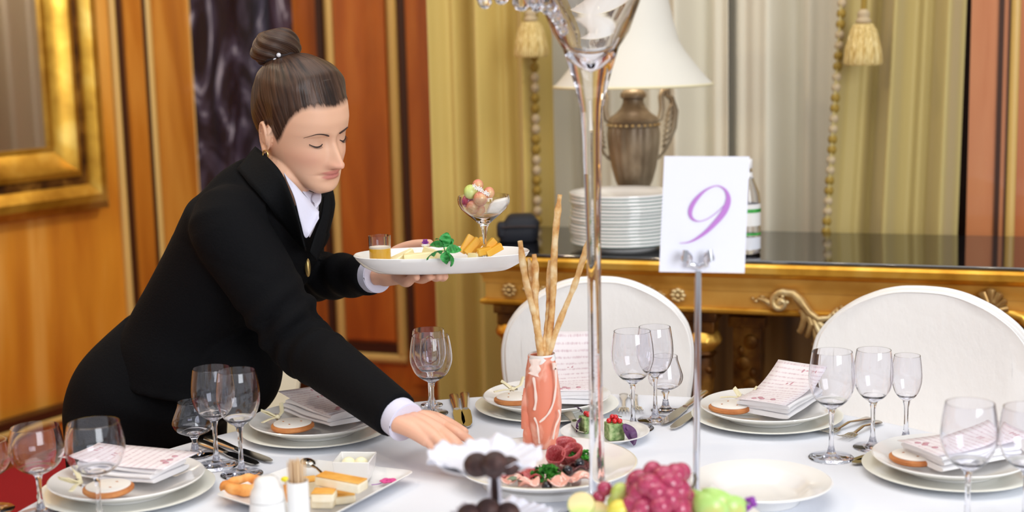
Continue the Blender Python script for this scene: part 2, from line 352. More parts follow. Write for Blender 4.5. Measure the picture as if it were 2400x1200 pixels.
# polished wood column right of the drapes
t0, t1 = tc(2272, 300), tc(2560, 300)
trim(MB().box(((t0 + t1) / 2, -.02, 1.8), (t1 - t0, .16, 3.6), WC), 'wood_pink')
q = tc(2352, 300); trim(MB().box((q - .012, .063, 1.8), (.014, .012, 3.6), WC), 'dark_wood')
q = tc(2374, 300); trim(MB().tube([(q, .062, 0), (q, .062, 3.6)], .014, 12, WC), 'maple')
trim(MB().box((tc(2362), .061, 1.8), (.008, .01, 3.6), WC), 'dark_wood')

# ------------------------------------------------------------------ console table
QA = Vector((.54, 3.6, 0)); WQ = basis(QA, BD, BN, (0, 0, 1))
def fq(x, y): return hit(x, y, QA, BD, BN)
def zq(y): return fq(1750, y)[1]
xL = fq(1137, 660)[0]; xR = xL + 2.5
ZT = zq(606); z1_, z2_, z3_, z4_, z5_ = zq(615), zq(650), zq(682), zq(722), zq(738)
con = thing('console_table', 'carved and gilded console table with polished black stone top', 'console table', WQ @ Vector((xL, 0, 0)))
WO = basis((0, 0, 0), BD, BN, (0, 0, 1)); CW = xR - xL; CDp = .5
def sweep(prof, name, mat, x0=0., x1=CW):               # moulding run round the left end, front and right end
    mb = MB(); rings = []
    for cx, cy, sx, sy in ((x0, -CDp, -1, 0), (x0, 0, -1, 1), (x1, 0, 1, 1), (x1, -CDp, 1, 0)):
        rings.append([(cx + sx * d, cy + sy * d, z) for d, z in prof])
    mb.loft(rings, WO); return mb.build(name, mat, con, smooth=30)
MB().box((CW / 2, -CDp / 2, (ZT + z1_) / 2), (CW + .07, CDp + .05, ZT - z1_), WO).build('top', 'black_top', con, bevel=.003)
h = z1_ - z2_
sweep([(-.06, z1_), (.028, z1_), (.034, z1_ - h * .2), (.034, z1_ - h * .6), (.026, z1_ - h * .85), (.015, z2_), (-.06, z2_)], 'cornice_moulding', 'gold')
h = z2_ - z3_
sweep([(-.06, z2_), (.014, z2_), (.012, z2_ - h * .3), (.006, z2_ - h * .55), (.004, z3_), (-.06, z3_)], 'cavetto_moulding', 'gold_frieze')
sweep([(-.06, z3_), (0, z3_), (0, z4_), (-.06, z4_)], 'frieze', 'gold_frieze')
h = z4_ - z5_
sweep([(-.06, z4_), (.008, z4_), (.014, z4_ - h * .3), (.012, z4_ - h * .7), (.002, z5_), (-.06, z5_)], 'lower_bead', 'gold')
MB().box((CW / 2 + .02, -CDp + .02, z5_ / 2), (CW - .16, .015, z5_ - .01), WO).build('curtain_shade_panel', 'curtain_shade_brown', con)  # added panel, its dark brown paints the shade on the curtain under the console
def rosette(px, py):
    s, z = fq(px, py); mb = MB(); m = WO @ T(s - xL, .004, z) @ Rx(PI / 2)
    for k in range(8):
        a = k * PI / 4; mb.ell((.014 * math.cos(a), .014 * math.sin(a), -.003), (.0085, .0065, .006), 8, m @ T(0, 0, 0), 6)
    mb.ell((0, 0, -.006), (.007, .007, .007), 10, m, 6); mb.build('rosette', 'gold_pale', con)
for px, py in ((1195, 679), (1590, 691)): rosette(px, py)
def sprig(px, py, d):
    s, z = fq(px, py); mb = MB()
    for k in range(5):
        mb.ell((s - xL + d * .008 * k, .006, z + .006 * math.sin(k * 1.6)), (.008 - .0008 * k, .006, .005), 8, WO, 6)
    mb.build('sprig', 'gold_pale', con)
for px, py, d in ((1232, 676, 1), (1268, 678, 1), (1555, 690, -1), (1530, 676, -1), (1795, 700, -1)): sprig(px, py, d)
def leg(px, name='leg'):
    s = fq(px, 760)[0] - xL; mb = MB(); m = WO @ T(s, -.045, 0); zc = z5_
    mb.box((0, 0, zc - .012), (.085, .085, .024), m); mb.box((0, 0, zc - .04), (.07, .07, .034), m)
    o = mb.build('leg_block', 'gold_dark', con, bevel=.003)
    zb0 = zq(762); b0, b1 = zq(778), zq(832)
    lg = MB(); h = b0 - b1
    lg.lathe([(0, zc - .05), (.028, zc - .052), (.022, b0 + .02), (.016, b0 + .008), (.022, b0), (.040, b0 - h * .25), (.047, b0 - h * .55), (.044, b0 - h * .7), (.034, b0 - h * .85), (.030, b1)], 40, m,
             wob=lambda a, r, z: 1 + (.06 * abs(math.sin(a * 7)) if b1 < z < b0 + .002 else 0))
    lg.build('leg_bulb', 'gold', con)
    l2 = MB(); l2.lathe([(.030, b1), (.036, b1 - .008), (.026, b1 - .02), (.030, b1 - .05), (.022, b1 - .2), (.020, .12), (.034, .09), (.038, .05), (.03, 0), (0, 0)], 32, m,
                        wob=lambda a, r, z: 1 + .05 * math.cos(a * 8))
    for k in range(4): l2.ell((.026 * math.cos(k * PI / 2 + .8), .026 * math.sin(k * PI / 2 + .8), zq(877)), .011, 8, m, 6)
    l2.build('leg', 'gold_dark', con)
for px in (1190, 1640): leg(px)
for px in (1262, 1722):
    s = fq(px, 760)[0] - xL; mb = MB(); m = WO @ T(s, -.22, 0)
    mb.box((0, 0, z5_ - .02), (.12, .10, .03), m); mb.box((0, 0, z5_ - .055), (.10, .09, .03), m); mb.box((0, 0, z5_ / 2 - .03), (.075, .075, z5_ - .08), m)
    for k in range(9):
        zz = z5_ - .11 - .06 * k; mb.ell((.01 * (-1) ** k, .038, zz), (.020, .008, .022), 10, m, 6); mb.ell((-.016 * (-1) ** k, .038, zz - .025), (.010, .008, .014), 8, m, 6)
    mb.build('carved_pilaster', 'gold_dark', con, bevel=.003)
# scroll, acanthus and shell ornament
def fl(px, py, y=.012): s, z = fq(px, py); return Vector((s - xL, y, z))
mb = MB(); sp = [fl(1833 + (26 - 1.5 * k * .9) * math.cos(1.0 + k * .42), 706 - (26 - 1.5 * k * .9) * math.sin(1.0 + k * .42), .014 + .001 * k) for k in range(17)]
mb.tube([fl(1965, 720), fl(1945, 742, .02), fl(1920, 745, .022), fl(1898, 728, .024), fl(1880, 702, .024), fl(1862, 685, .02)] + sp, [.004, .007, .009, .012, .013, .011] + [.010 - .0003 * k for k in range(17)], 10, WO)
mb.ell(fl(1832, 706, .016), (.014, .010, .014), 12, WO, 8)
for k in range(6): mb.ell(fl(1832 + 15 * math.cos(k), 706 + 15 * math.sin(k), .018), (.006, .006, .006), 8, WO, 6)
mb.tube([fl(1812, 712), fl(1795, 702), fl(1780, 698)], [.010, .007, .003], 8, WO)
mb.build('scroll_ornament', 'gold_pale', con)
mb = MB()
for (a, b, c, r) in (((1885, 712), (1890, 745), (1878, 775), .010), ((1895, 725), (1906, 755), (1895, 785), .010), ((1908, 740), (1925, 775), (1950, 800), .011), ((1920, 750), (1940, 765), (1958, 775), .008), ((1912, 760), (1918, 790), (1912, 806), .008)):
    mb.tube([fl(*a, .02), fl(*b, .028), fl(*c, .020), fl(c[0] - 6, c[1] - 4, .012)], [r, r * 1.1, r * .85, r * .4], 10, WO, flat=.7)
for px, py in ((1880, 727), (1965, 726), (1975, 718), (1956, 732)): mb.ell(fl(px, py, .02), .007, 8, WO, 6)
mb.build('acanthus_leaf', 'gold_pale', con)
mb = MB()
for k in range(7):
    a = math.radians(90 + (k - 3) * 27); c0 = fl(2322, 722, .02); L = .050 - .004 * abs(k - 3)
    e = c0 + Vector((math.cos(a) * L, .01, math.sin(a) * L)); mid = (c0 + e) / 2 + Vector((0, .01, 0))
    mb.tube([c0, mid, e, e + Vector((math.cos(a) * .004, .0, math.sin(a) * .004))], [.004, .009, .012, .004], 10, WO, flat=.7)
mb.build('shell_ornament', 'gold_pale', con)
mb = MB()
for sx in (1, -1):
    pts = [(2322 + sx * q[0], q[1]) for q in ((10, 735), (40, 730), (72, 738), (95, 765), (92, 800), (70, 815), (55, 800), (62, 785))]
    mb.tube([fl(*q, .022) for q in pts], [.006, .011, .013, .013, .012, .010, .008, .006], 10, WO)
    pts = [(2322 + sx * q[0], q[1]) for q in ((90, 850), (72, 868), (66, 892), (80, 905), (96, 896))]
    mb.tube([fl(*q, .02) for q in pts], [.005, .010, .011, .009, .005], 10, WO)
    pts = [(2322 + sx * q[0], q[1]) for q in ((20, 760), (45, 800), (75, 840), (110, 850))]
    mb.tube([fl(*q, .016) for q in pts], [.006, .012, .012, .006], 10, WO)
mb.build('scroll_bracket', 'gold', con)

# ------------------------------------------------------------------ things on the console
def con_pt(px, back, dy=600):
    s = fq(px, dy)[0]; A = QA - BN * back; s = hit(px, dy, A, BD, BN)[0]; q = A + BD * s; q.z = ZT; return q
Lp = con_pt(1486, .36, 420); sL = (Lp - EYE).dot(FW) / FPX
def zl(py): return at(1486, py, Lp.y).z - ZT
lamp = thing('table_lamp', 'antique bronze urn table lamp with white bell shade on the console', 'lamp', Lp)
zb_ = zl(424)
prof = [(0, 0), (46, 0), (50, .012), (44, .022), (30, .035), (22, .05)]
mb = MB(); mb.lathe([(0, 0)] + [(r * sL, z) for r, z in prof[1:]] + [(20 * sL, zb_ - .06), (26 * sL, zb_ - .04), (34 * sL, zb_ - .02), (0, zb_ - .02)], 40); mb.build('base', 'urn', lamp)
mb = MB()
mb.lathe([(0, zb_ - .022), (34 * sL, zb_ - .02), (42 * sL, zb_), (51 * sL, zl(390)), (58 * sL, zl(345)), (60 * sL, zl(315)), (58 * sL, zl(298))], 96, wob=lambda a, r, z: 1 + .035 * abs(math.sin(a * 8)))
mb.lathe([(57 * sL, zl(299)), (59 * sL, zl(296)), (58 * sL, zl(288)), (60 * sL, zl(284)), (57 * sL, zl(276)), (40 * sL, zl(264)), (29 * sL, zl(252)), (24 * sL, zl(240)), (24 * sL, zl(232)), (30 * sL, zl(228)), (30 * sL, zl(220)), (26 * sL, zl(214)), (18 * sL, zl(208)), (6 * sL, zl(204)), (5 * sL, zl(150)), (0, zl(150))], 48)
mb.build('urn_body', 'urn', lamp)
mb = MB()
for k in range(26):
    a = k * 2 * PI / 26; mb.ell((59.5 * sL * math.cos(a), 59.5 * sL * math.sin(a), zl(292)), (.005, .005, .004), 8, k=6)
mb.build('bead_band', 'gold_pale', lamp)
mb = MB(); mb.lathe([(183 * sL, zl(200)), (165 * sL, zl(180)), (141 * sL, zl(150)), (120 * sL, zl(122)), (105 * sL, zl(96)), (93 * sL, zl(50)), (83 * sL, zl(0)), (76 * sL, zl(-45)), (75.3 * sL, zl(-45)), (82 * sL, zl(0)), (92 * sL, zl(50)), (104 * sL, zl(96)), (119 * sL, zl(122)), (140 * sL, zl(150)), (164 * sL, zl(180)), (182 * sL, zl(200)), (183 * sL, zl(200))], 72)
mb.build('lamp_shade', 'shade', lamp)
mb = MB(); mb.tube([(182.5 * sL * math.cos(k * PI / 36), 182.5 * sL * math.sin(k * PI / 36), zl(200)) for k in range(73)], .004, 8); mb.build('shade_trim', 'ribbon', lamp)
for sg in (1, -1):
    mb = MB(); rx = Vector((RT.x, RT.y, 0)).normalized() * sg
    def hp(px, py, d=0): q = rx * (px * sL); return (q.x, q.y - d, zl(py))
    mb.tube([hp(52, 285), hp(62, 278), hp(66, 255), hp(64, 228), hp(70, 214), hp(80, 214), hp(80, 224), hp(74, 228)], [.008, .009, .008, .009, .010, .010, .008, .005], 10)
    mb.tube([hp(72, 222), hp(88, 232), hp(96, 262), hp(92, 300), hp(80, 335), hp(70, 358), hp(62, 366)], [.006, .012, .015, .015, .011, .007, .004], 12, flat=.7)
    for k in range(7):
        mb.tube([hp(92 - k * 1.2, 240 + k * 14, .006), hp(84 - k * 2, 254 + k * 14, .012), hp(74 - k * 1.5, 274 + k * 12, .006)], [.003, .0055, .002], 8)
    mb.tube([hp(62, 366), hp(58, 372), hp(52, 360), hp(56, 330)], [.006, .006, .006, .004], 8)
    mb.build('handle', 'urn', lamp)
l = bpy.data.lights.new('lamp_bulb', 'POINT'); l.energy = 1.2; l.color = (1, .85, .65); l.shadow_soft_size = .04
o = bpy.data.objects.new('lamp_bulb', l); COL.objects.link(o); o.location = Lp + Vector((0, 0, zl(120)))

Pp = con_pt(1460, .145, 560); ztop = at(1460, 452, Pp.y).z - ZT; NP = 15; stp = (ztop - .02) / (NP - 1)
first = None
ordn = ['lowest', 'second', 'third', 'fourth', 'fifth', 'sixth', 'seventh', 'eighth', 'ninth', 'tenth', 'eleventh', 'twelfth', 'thirteenth', 'fourteenth', 'topmost']
for k in range(NP):
    lab = ('lowest white plate of the stack on the console' if k == 0 else 'topmost white plate of the stack on the console' if k == NP - 1 else '%s plate from the bottom of the white stack on the console' % ordn[k])
    loc = Pp + Vector((random.uniform(-.004, .004), random.uniform(-.003, .003), stp * k))
    if first is None:
        first = thing('stacked_plate', lab, 'plate', loc, 0, 'white plates stacked on the console')
        MB().lathe([(0, .003), (.085, .003), (.087, 0), (.091, 0), (.093, .004), (.118, .010), (.139, .0165), (.1415, .0180), (.1418, .0215), (.1412, .0245), (.139, .0252), (.116, .0165), (.09, .0095), (0, .0085)], 64).build('dish', 'china', first)
        MB().lathe([(.1395, .0166), (.1419, .0179), (.1424, .0188), (.1414, .0188), (.1395, .0166)], 64).build('rim_line', 'green_line', first, label='green line under the rim')
    else: dup(first, loc, 0, lab)

Bp = con_pt(1214, .22, 560); Bp.z = ZT
bag = thing('pouch', 'black nylon pouch lying on the console left of the plate stack', 'bag', Bp)
mb = MB(); rnd = random.Random(3); rings = []
for i, (z, sx, sy) in enumerate(((0, .050, .05), (.006, .056, .056), (.03, .057, .058), (.055, .050, .054), (.070, .038, .045), (.074, .030, .036))):
    rings.append([(math.copysign(abs(math.cos(a)) ** .45, math.cos(a)) * sx * (1 + .05 * math.sin(3 * a + i)) + (.01 if z > .05 else 0), math.copysign(abs(math.sin(a)) ** .45, math.sin(a)) * sy, z) for a in [2 * PI * j / 28 for j in range(28)]])
mb.loft(rings); mb.build('body', 'black_bag', bag, smooth=60)
MB().tube([(-.045, -.056, .045), (.0, -.062, .047), (.050, -.056, .045)], .0035, 8).build('zip', 'lash', bag); MB().box((-.045, -.03, .035), (.03, .05, .045)).build('side_pocket', 'black_bag', bag, bevel=.01)

def bottle(px, back, lab):
    q = con_pt(px, back, 590); t = thing('water_bottle', lab, 'bottle', q, 0, 'glass water bottles on the console')
    H = at(px, 372, q.y).z - ZT
    MB().lathe([(0, 0), (.034, 0), (.037, .004), (.037, H * .55), (.034, H * .64), (.020, H * .78), (.0145, H * .86), (.0145, H * .93), (.0115, H * .93), (.0115, H * .86), (.017, H * .78), (.031, H * .63), (.034, H * .54), (.034, .008), (0, .008)], 40).build('glass_body', 'glass', t)
    MB().lathe([(.0155, H * .90), (.0165, H * .905), (.0165, H * .99), (.015, H), (0, H)], 24).build('cap', 'china', t)
    for z0, z1 in ((.16, .30), (.36, .60)): pass
    MB().lathe([(.0376, H * .30), (.0376, H * .53)], 40).build('label', 'china', t); MB().lathe([(.0379, H * .44), (.0379, H * .48)], 40).build('label_stripe', M['leaf_green'], t)
    MB().lathe([(.0376, H * .05), (.0376, H * .18)], 40).build('lower_label', 'china_grey', t); MB().lathe([(.0379, H * .20), (.0379, H * .225)], 40).build('label_band', M['leaf_green'], t)
    MB().lathe([(.0185, H * .795), (.0155, H * .86)], 30).build('neck_label', 'china', t)
M['leaf_green'] = mottled('leaf_green', ('1c7a2c', '2f9a3c', '56b84c'), 40, .5, 3)
bottle(1749, .10, 'glass water bottle behind the number card, at its right edge'); bottle(1706, .17, 'glass water bottle behind the number card, nearer the lamp')

# ------------------------------------------------------------------ banquet table cloth
TC = Vector((.0555, 1.987, 0)); TR_ = .876; TZ = .75
mb = MB(); NA = 240
def clothfn(u, v):
    a = u * 2 * PI
    rr = [(.001, 0), (.3, 0), (.6, 0), (.8, 0), (.86, 0), (.872, -.002), (.878, -.008), (.880, -.02), (.882, -.06), (.886, -.11), (.892, -.17), (.90, -.235)]
    k = v * (len(rr) - 1); i = min(int(k), len(rr) - 2); f = k - i; r = rr[i][0] * (1 - f) + rr[i + 1][0] * f; z = rr[i][1] * (1 - f) + rr[i + 1][1] * f
    d = max(0, -z - .02) / .7; r += d * .05 * math.sin(a * 17 + .6 * math.sin(a * 3)) + d * .02 * math.sin(a * 29)
    return (TC.x + r * math.cos(a), TC.y + r * math.sin(a), TZ - .0005 + z)
mb.grid(clothfn, NA, 56, wrap=True); tcl = mb.build('tablecloth', 'cloth', None, smooth=60)
tag(tcl, 'white tablecloth draped over the round banquet table', 'tablecloth')
tb_ = thing('banquet_table', 'round banquet table hidden under the white tablecloth', 'table', (TC.x, TC.y, 0))
MB().lathe([(0, .715), (.86, .715), (.868, .725), (.868, .738), (.86, .7465), (0, .7465)], 96).build('tabletop', 'dark_wood', tb_); MB().lathe([(0, 0), (.32, 0), (.33, .02), (.10, .06), (.055, .12), (.05, .60), (.09, .70), (.2, .715), (0, .715)], 40).build('pedestal', 'dark_wood', tb_)

# ------------------------------------------------------------------ covered chairs
def make_chair(lab, loc, rz, mat, top=.965, w=1.):
    t = thing('banquet_chair', lab, 'chair', loc, rz, 'covered chairs around the table')
    ol = [(0, 0), (.045, .002), (.085, .012), (.135, .036), (.180, .072), (.208, .112), (.219, .16), (.218, .22), (.206, .30), (.199, .40), (.197, .50)]
    pts = []
    for i in range(len(ol) - 1):
        for k in range(4):
            f = k / 4; pts.append((ol[i][0] * (1 - f) + ol[i + 1][0] * f, ol[i][1] * (1 - f) + ol[i + 1][1] * f))
    pts.append(ol[-1])
    full = [(x * w, -d) for x, d in pts] + [(-x * w, -d) for x, d in pts[:0:-1]]
    for _ in range(2):                       # soften
        n = len(full); full = [full[i] if pts[-1][1] + full[i][1] < .02 else ((full[i - 1][0] + 2 * full[i][0] + full[(i + 1) % n][0]) / 4, (full[i - 1][1] + 2 * full[i][1] + full[(i + 1) % n][1]) / 4) for i in range(n)]
    lean = .13
    def ring(s, y, bow=0): return [(x * s, y - lean * z + (bow * (1 - (x / .22) ** 2)), top + z * (s if z > -.2 else 1)) for x, z in full]
    mb = MB(); mb.loft([ring(.80, .030), ring(.965, .034), ring(.993, .028), ring(1, .018), ring(1, -.018), ring(.993, -.028), ring(.965, -.034), ring(.80, -.030)]); mb.build('backrest', mat, t, smooth=50)
    for sy in (1, -1):
        rp = ring(.998, .027 * sy); mb = MB(); mb.tube(rp[len(full) // 2 + 3:] + rp[:len(full) // 2 - 2], .0042, 8); mb.build('piping', 'china' if mat == 'cover' else mat, t)
    mb = MB(); sy0 = -.04; rings = []
    for z, s in ((.40, 1.0), (.47, 1.0), (.49, .97), (.495, .90)):
        rings.append([(math.copysign(abs(math.cos(a)) ** .3, math.cos(a)) * .205 * s, sy0 - .20 + math.copysign(abs(math.sin(a)) ** .3, math.sin(a)) * .20 * s, z) for a in [2 * PI * j / 40 for j in range(40)]])
    mb.loft(rings); mb.build('seat', mat, t, smooth=60)
    mb = MB(); rings = []
    for z, s in ((.40, 1.0), (.2, 1.03), (.01, 1.06)):
        rings.append([(math.copysign(abs(math.cos(a)) ** .3, math.cos(a)) * .206 * s * (1 + (.4 - z) * .06 * math.sin(a * 16)), sy0 - .18 + math.copysign(abs(math.sin(a)) ** .3, math.sin(a)) * .225 * s * (1 + (.4 - z) * .06 * math.sin(a * 16)), z) for a in [2 * PI * j / 128 for j in range(128)]])
    mb.loft(rings); mb.build('skirt', mat, t, smooth=60); return t
q = at(1400, 800, 3.20); make_chair('white covered chair behind the breadsticks, in the middle of the far side', (q.x, q.y, 0), math.radians(-4), 'cover', at(1400, 645, 3.26).z)
q = at(2160, 800, 2.98); make_chair('white covered chair at the right of the table in front of the shell ornament', (q.x, q.y, 0), math.radians(-24), 'cover', at(2160, 667, 3.04).z, 1.06)
make_chair('cream covered chair pushed back behind the person', (-.745, 3.5, 0), math.radians(29), 'cover_cream', .86)

# ------------------------------------------------------------------ tall glass vase and number card
VY = 2.08; Vb = at(1400, 1150, VY); Vb.z = TZ; sV = (at(1400, 700, VY) - EYE).dot(FW) / FPX
def zv(py): return at(1404, py, VY).z - TZ
vase = thing('trumpet_vase', 'tall clear glass trumpet vase standing near the middle of the table', 'vase', Vb)
out = [(150, -70), (132, -30), (115, 0), (100, 40), (88, 75), (64, 112), (51, 155), (38, 200), (27, 250), (22, 320), (20, 420), (17, 550), (15.5, 700), (16, 850), (17, 1000), (19, 1120)]
inn = [(54, 112), (72, 75), (90, 40), (108, 0), (127, -30), (147, -70)]
prof = [(0, .0), (.060, 0), (.062, .004), (.050, .009), (.022, .018), (.014, .035)] + [(r * sV, zv(y)) for r, y in out[::-1]] + [(r * sV, zv(y)) for r, y in inn[::-1]] + [(38 * sV, zv(132)), (16 * sV, zv(155)), (0, zv(165))]
MB().lathe(prof, 64).build('vase_glass', 'glass', vase, smooth=60)
gar = thing('crystal_garland', 'string of clear crystal beads hanging over the vase rim', 'garland', at(1290, 12, 2.05)); mb = MB()
L0 = gar.location.copy()
for i, (px, py, r) in enumerate(((1128, -14, .010), (1136, 2, .010), (1175, -12, .012), (1222, 2, .013), (1250, -8, .014), (1258, 8, .011), (1284, 12, .012), (1296, 25, .010), (1306, 42, .008), (1316, 58, .008), (1322, 72, .006))):
    mb.ell(at(px, py, 2.03 - .004 * (i % 3)) - L0, (r, r, r * 1.15), 8, k=5)
mb.tube([at(px, py, 2.035) - L0 for px, py in ((1110, -30), (1180, -20), (1250, -6), (1300, 30), (1322, 72))], .0012, 6)
mb.build('beads', 'glass', gar, smooth=0)

SY = 2.04; Sb = at(1631, 1125, SY); Sb.z = TZ
st = thing('card_stand', 'slim chrome stand holding up the number card', 'stand', Sb)
tp = at(1636, 634, SY)
MB().tube([(0, 0, .006), tp - Sb], .0050, 12).build('pole', 'chrome', st); MB().lathe([(0, 0), (.04, 0), (.042, .003), (.036, .007), (0, .010)], 40).build('base', 'chrome', st)
for cx, sg in ((1609, -1), (1661, 1)):
    mb = MB(); c = at(1636, 626, SY - .006); a = at(1636 + sg * 12, 620, SY - .010)
    pts = [c, a] + [at(cx + sg * (0 if k < 9 else 0) + 9 * math.cos(PI * .5 + sg * k * .5) * (1 - .02 * k), 606 - 14 * math.sin(-PI * .5 + k * .5) * (1 - .03 * k), SY - .010 - .0012 * k) for k in range(12)]
    pts += [at(cx + sg * 2, 586, SY - .022)]
    mb.tube([q - Sb for q in pts], .0042, 10); mb.build('clip', 'chrome', st)
card = thing('number_card', 'white table card with a purple script numeral 9 on a chrome stand', 'card', at(1650, 640, SY))
cn = [at(1545, 637, SY - .002), at(1745, 640, SY - .002), at(1757, 367, SY - .002), at(1557, 366, SY - .002)]
mb = MB(); c0 = card.location
mb.add([q - c0 for q in cn] + [q - c0 + Vector((0, .0012, 0)) for q in cn], [(0, 1, 2, 3), (7, 6, 5, 4), (0, 4, 5, 1), (1, 5, 6, 2), (2, 6, 7, 3), (3, 7, 4, 0)])
mb.build('card_sheet', 'paper', card, smooth=0)
def catmull(p, n=10):
    o = []; P_ = [p[0]] + list(p) + [p[-1]]
    for i in range(1, len(P_) - 2):
        for k in range(n):
            t = k / n; a, b, c, d = (np.array(P_[i + j], float) for j in (-1, 0, 1, 2))
            o.append(tuple(.5 * ((2 * b) + (-a + c) * t + (2 * a - 5 * b + 4 * c - d) * t * t + (-a + 3 * b - 3 * c + d) * t ** 3)))
    o.append(tuple(float(x) for x in p[-1])); return o
nine = [(2060, 268, 6), (1990, 335, 6), (1910, 390, 6), (1840, 407, 8), (1788, 380, 22), (1776, 320, 34), (1815, 240, 32), (1895, 160, 16), (1985, 122, 8), (2050, 148, 16), (2080, 205, 32), (2076, 265, 44), (2045, 335, 46), (1985, 410, 40), (1905, 490, 30), (1820, 550, 18), (1755, 577, 9), (1690, 583, 4)]
sp = catmull(nine, 8); mb = MB(); vs = []; fs = []
pt = [(1100 + a / 3.4286, 400 + b / 3.4286, c / 3.4286) for a, b, c in sp]
for i, (x, y, wd) in enumerate(pt):
    x0, y0, _ = pt[max(i - 1, 0)]; x1, y1, _ = pt[min(i + 1, len(pt) - 1)]; dx, dy = x1 - x0, y1 - y0; L = math.hypot(dx, dy) or 1
    for sg in (1, -1): vs.append(at(x - sg * dy / L * wd / 2, y + sg * dx / L * wd / 2, SY - .0034 - .00006 * (i % 2)) - c0)
fs = [(2 * i, 2 * i + 1, 2 * i + 3, 2 * i + 2) for i in range(len(pt) - 1)]
mb.add(vs, fs); mb.build('numeral', 'ink', card, smooth=0, label='purple script numeral 9')

# ------------------------------------------------------------------ place settings
M['ham'] = None; from mathutils.bvhtree import BVHTree; M['fat'] = P('ham_fat', 'f0d8cc', .4)
def veined(name, base, vein, scale, width, rough=.35, pos=(.02, .10)):
    g = N(name); g.set(Roughness=rough, Subsurface_Weight=.1, Subsurface_Scale=.004)
    v = coords(g, (1, 1, .55)); nz = g.n('ShaderNodeTexNoise', Scale=scale * 1.2, Detail=4); g.l(v, nz.inputs['Vector'])
    mx = g.n('ShaderNodeMix', data_type='VECTOR'); mx.inputs[0].default_value = .12; g.l(v, mx.inputs[4]); g.l(nz.outputs['Color'], mx.inputs[5])
    vo = g.n('ShaderNodeTexVoronoi', feature='DISTANCE_TO_EDGE', Scale=scale); g.l(mx.outputs[1], vo.inputs['Vector'])
    cr = g.n('ShaderNodeValToRGB'); e = cr.color_ramp.elements; e[0].position = pos[0]; e[1].position = pos[1]; e[0].color = lin(vein); e[1].color = lin(base)
    g.l(vo.outputs['Distance'], cr.inputs[0]); g.l(cr.outputs[0], g.b.inputs['Base Color']); return g.m
M['ham'] = veined('cured_ham', 'e08468', 'ecaa94', 14, .1, .35, (.0, .10))
M['salami'] = veined('red_salami', 'a8323a', 'd07a78', 90, .1, .4); M['dark_meat'] = veined('dark_cured_meat', '4e2126', '7c4a48', 60, .1, .4); M['pink_ham'] = veined('pink_ham', 'f0b0a0', 'fae0d6', 30, .1, .4)
M['truffle'] = mottled('chocolate', ('2a1614', '3c2220', '55362f'), 60, .6, 4, bump=.4)
M['doily'] = cloth('paper_lace', 'e2e3f0', 120, .5, .8)
M['toast'] = mottled('bread_crumb', ('ead6ac', 'f3e6c8', 'f8f0dc'), 25, .8, 4, bump=.2); M['crust'] = mottled('bread_crust', ('d8902c', 'e8ae50', 'f2c878'), 20, .7, 4)
M['orange_biscuit'] = mottled('orange_biscuit', ('e08838', 'f4a858', 'f8bc78'), 30, .6, 4, bump=.2)
M['grissini'] = mottled('breadstick_crust', ('b87434', 'dcae70', 'f0d8ac'), 45, .75, 4, bump=.5, pos=(.3, .48, .66)); M['grape'] = mottled('red_grape', ('98264a', 'ae385c', 'c25070'), 2.2, .2, 3, Coat_Weight=.3, Subsurface_Weight=.15, Subsurface_Scale=.01)
M['green_grape'] = mottled('green_grape', ('a8b848', 'c8d878', 'dce8a0'), 30, .2, 3, Subsurface_Weight=.15, Subsurface_Scale=.01)
M['blush_grape'] = mottled('blush_grape', ('c8585a', 'd89070', 'e4c090'), 35, .2, 3, Subsurface_Weight=.15, Subsurface_Scale=.01)
M['apple'] = mottled('green_apple', ('9cc45c', 'b4d67c', 'd8b468'), 12, .25, 3, pos=(.3, .52, .74)); M['apple_flesh'] = P('apple_flesh', 'f0f4dc', .5); M['pear'] = mottled('yellow_pear', ('d8c030', 'e8dc60', 'b8d060'), 18, .3, 3)
M['melon'] = mottled('melon_flesh', ('f0c890', 'ecdca0', 'c0dc78'), 14, .4, 2); M['kiwi'] = P('melon_rind', 'a8d060', .5)
M['cheese_pale'] = mottled('pale_cheese', ('f4e2a0', 'f8ecbc', 'fcf4d4'), 20, .45, 2); M['cheese_orange'] = mottled('orange_cheese', ('f0a81c', 'f6bc3c', 'fad068'), 20, .45, 2)
M['juice'] = P('orange_juice', 'fcc838', .3); M['foam'] = P('juice_foam', 'f8ecd8', .6); M['blue_cheese'] = mottled('blue_cheese', ('4a5868', 'ece8da', 'f6f2e8'), 60, .6, 4, pos=(.28, .36, .6))
M['mint'] = mottled('mint_leaf', ('17702a', '2c9440', '4cb45c'), 50, .45, 3, bump=.3); M['parsley'] = mottled('parsley_leaf', ('1c5c12', '2f8420', '58b03c'), 50, .6, 3); M['olive'] = P('black_olive', '14121e', .2, Coat_Weight=.5)
M['terrine'] = mottled('herb_terrine', ('5c7840', '8aa468', 'b8c490'), 120, .6, 5, bump=.3); M['currant'] = P('red_currant', 'c81820', .15, Coat_Weight=.5); M['basil'] = mottled('purple_basil', ('3a1c40', '542c58', '6c4470'), 40, .5, 3)
M['petal_w'] = P('white_petal', 'f6f2ee', .6); M['petal_p'] = P('pink_petal', 'd84a90', .6); M['petal_v'] = P('violet_petal', '8a3aa0', .6); M['yellow'] = P('yellow_bead', 'f0e020', .4); M['sage'] = P('grey_green_leaf', '7c8c74', .6)
M['butter'] = P('butter', 'f6efc8', .4); M['wood_pick'] = P('toothpick_wood', 'd8b890', .7); M['stem'] = P('vine_stem', '5c5028', .7)

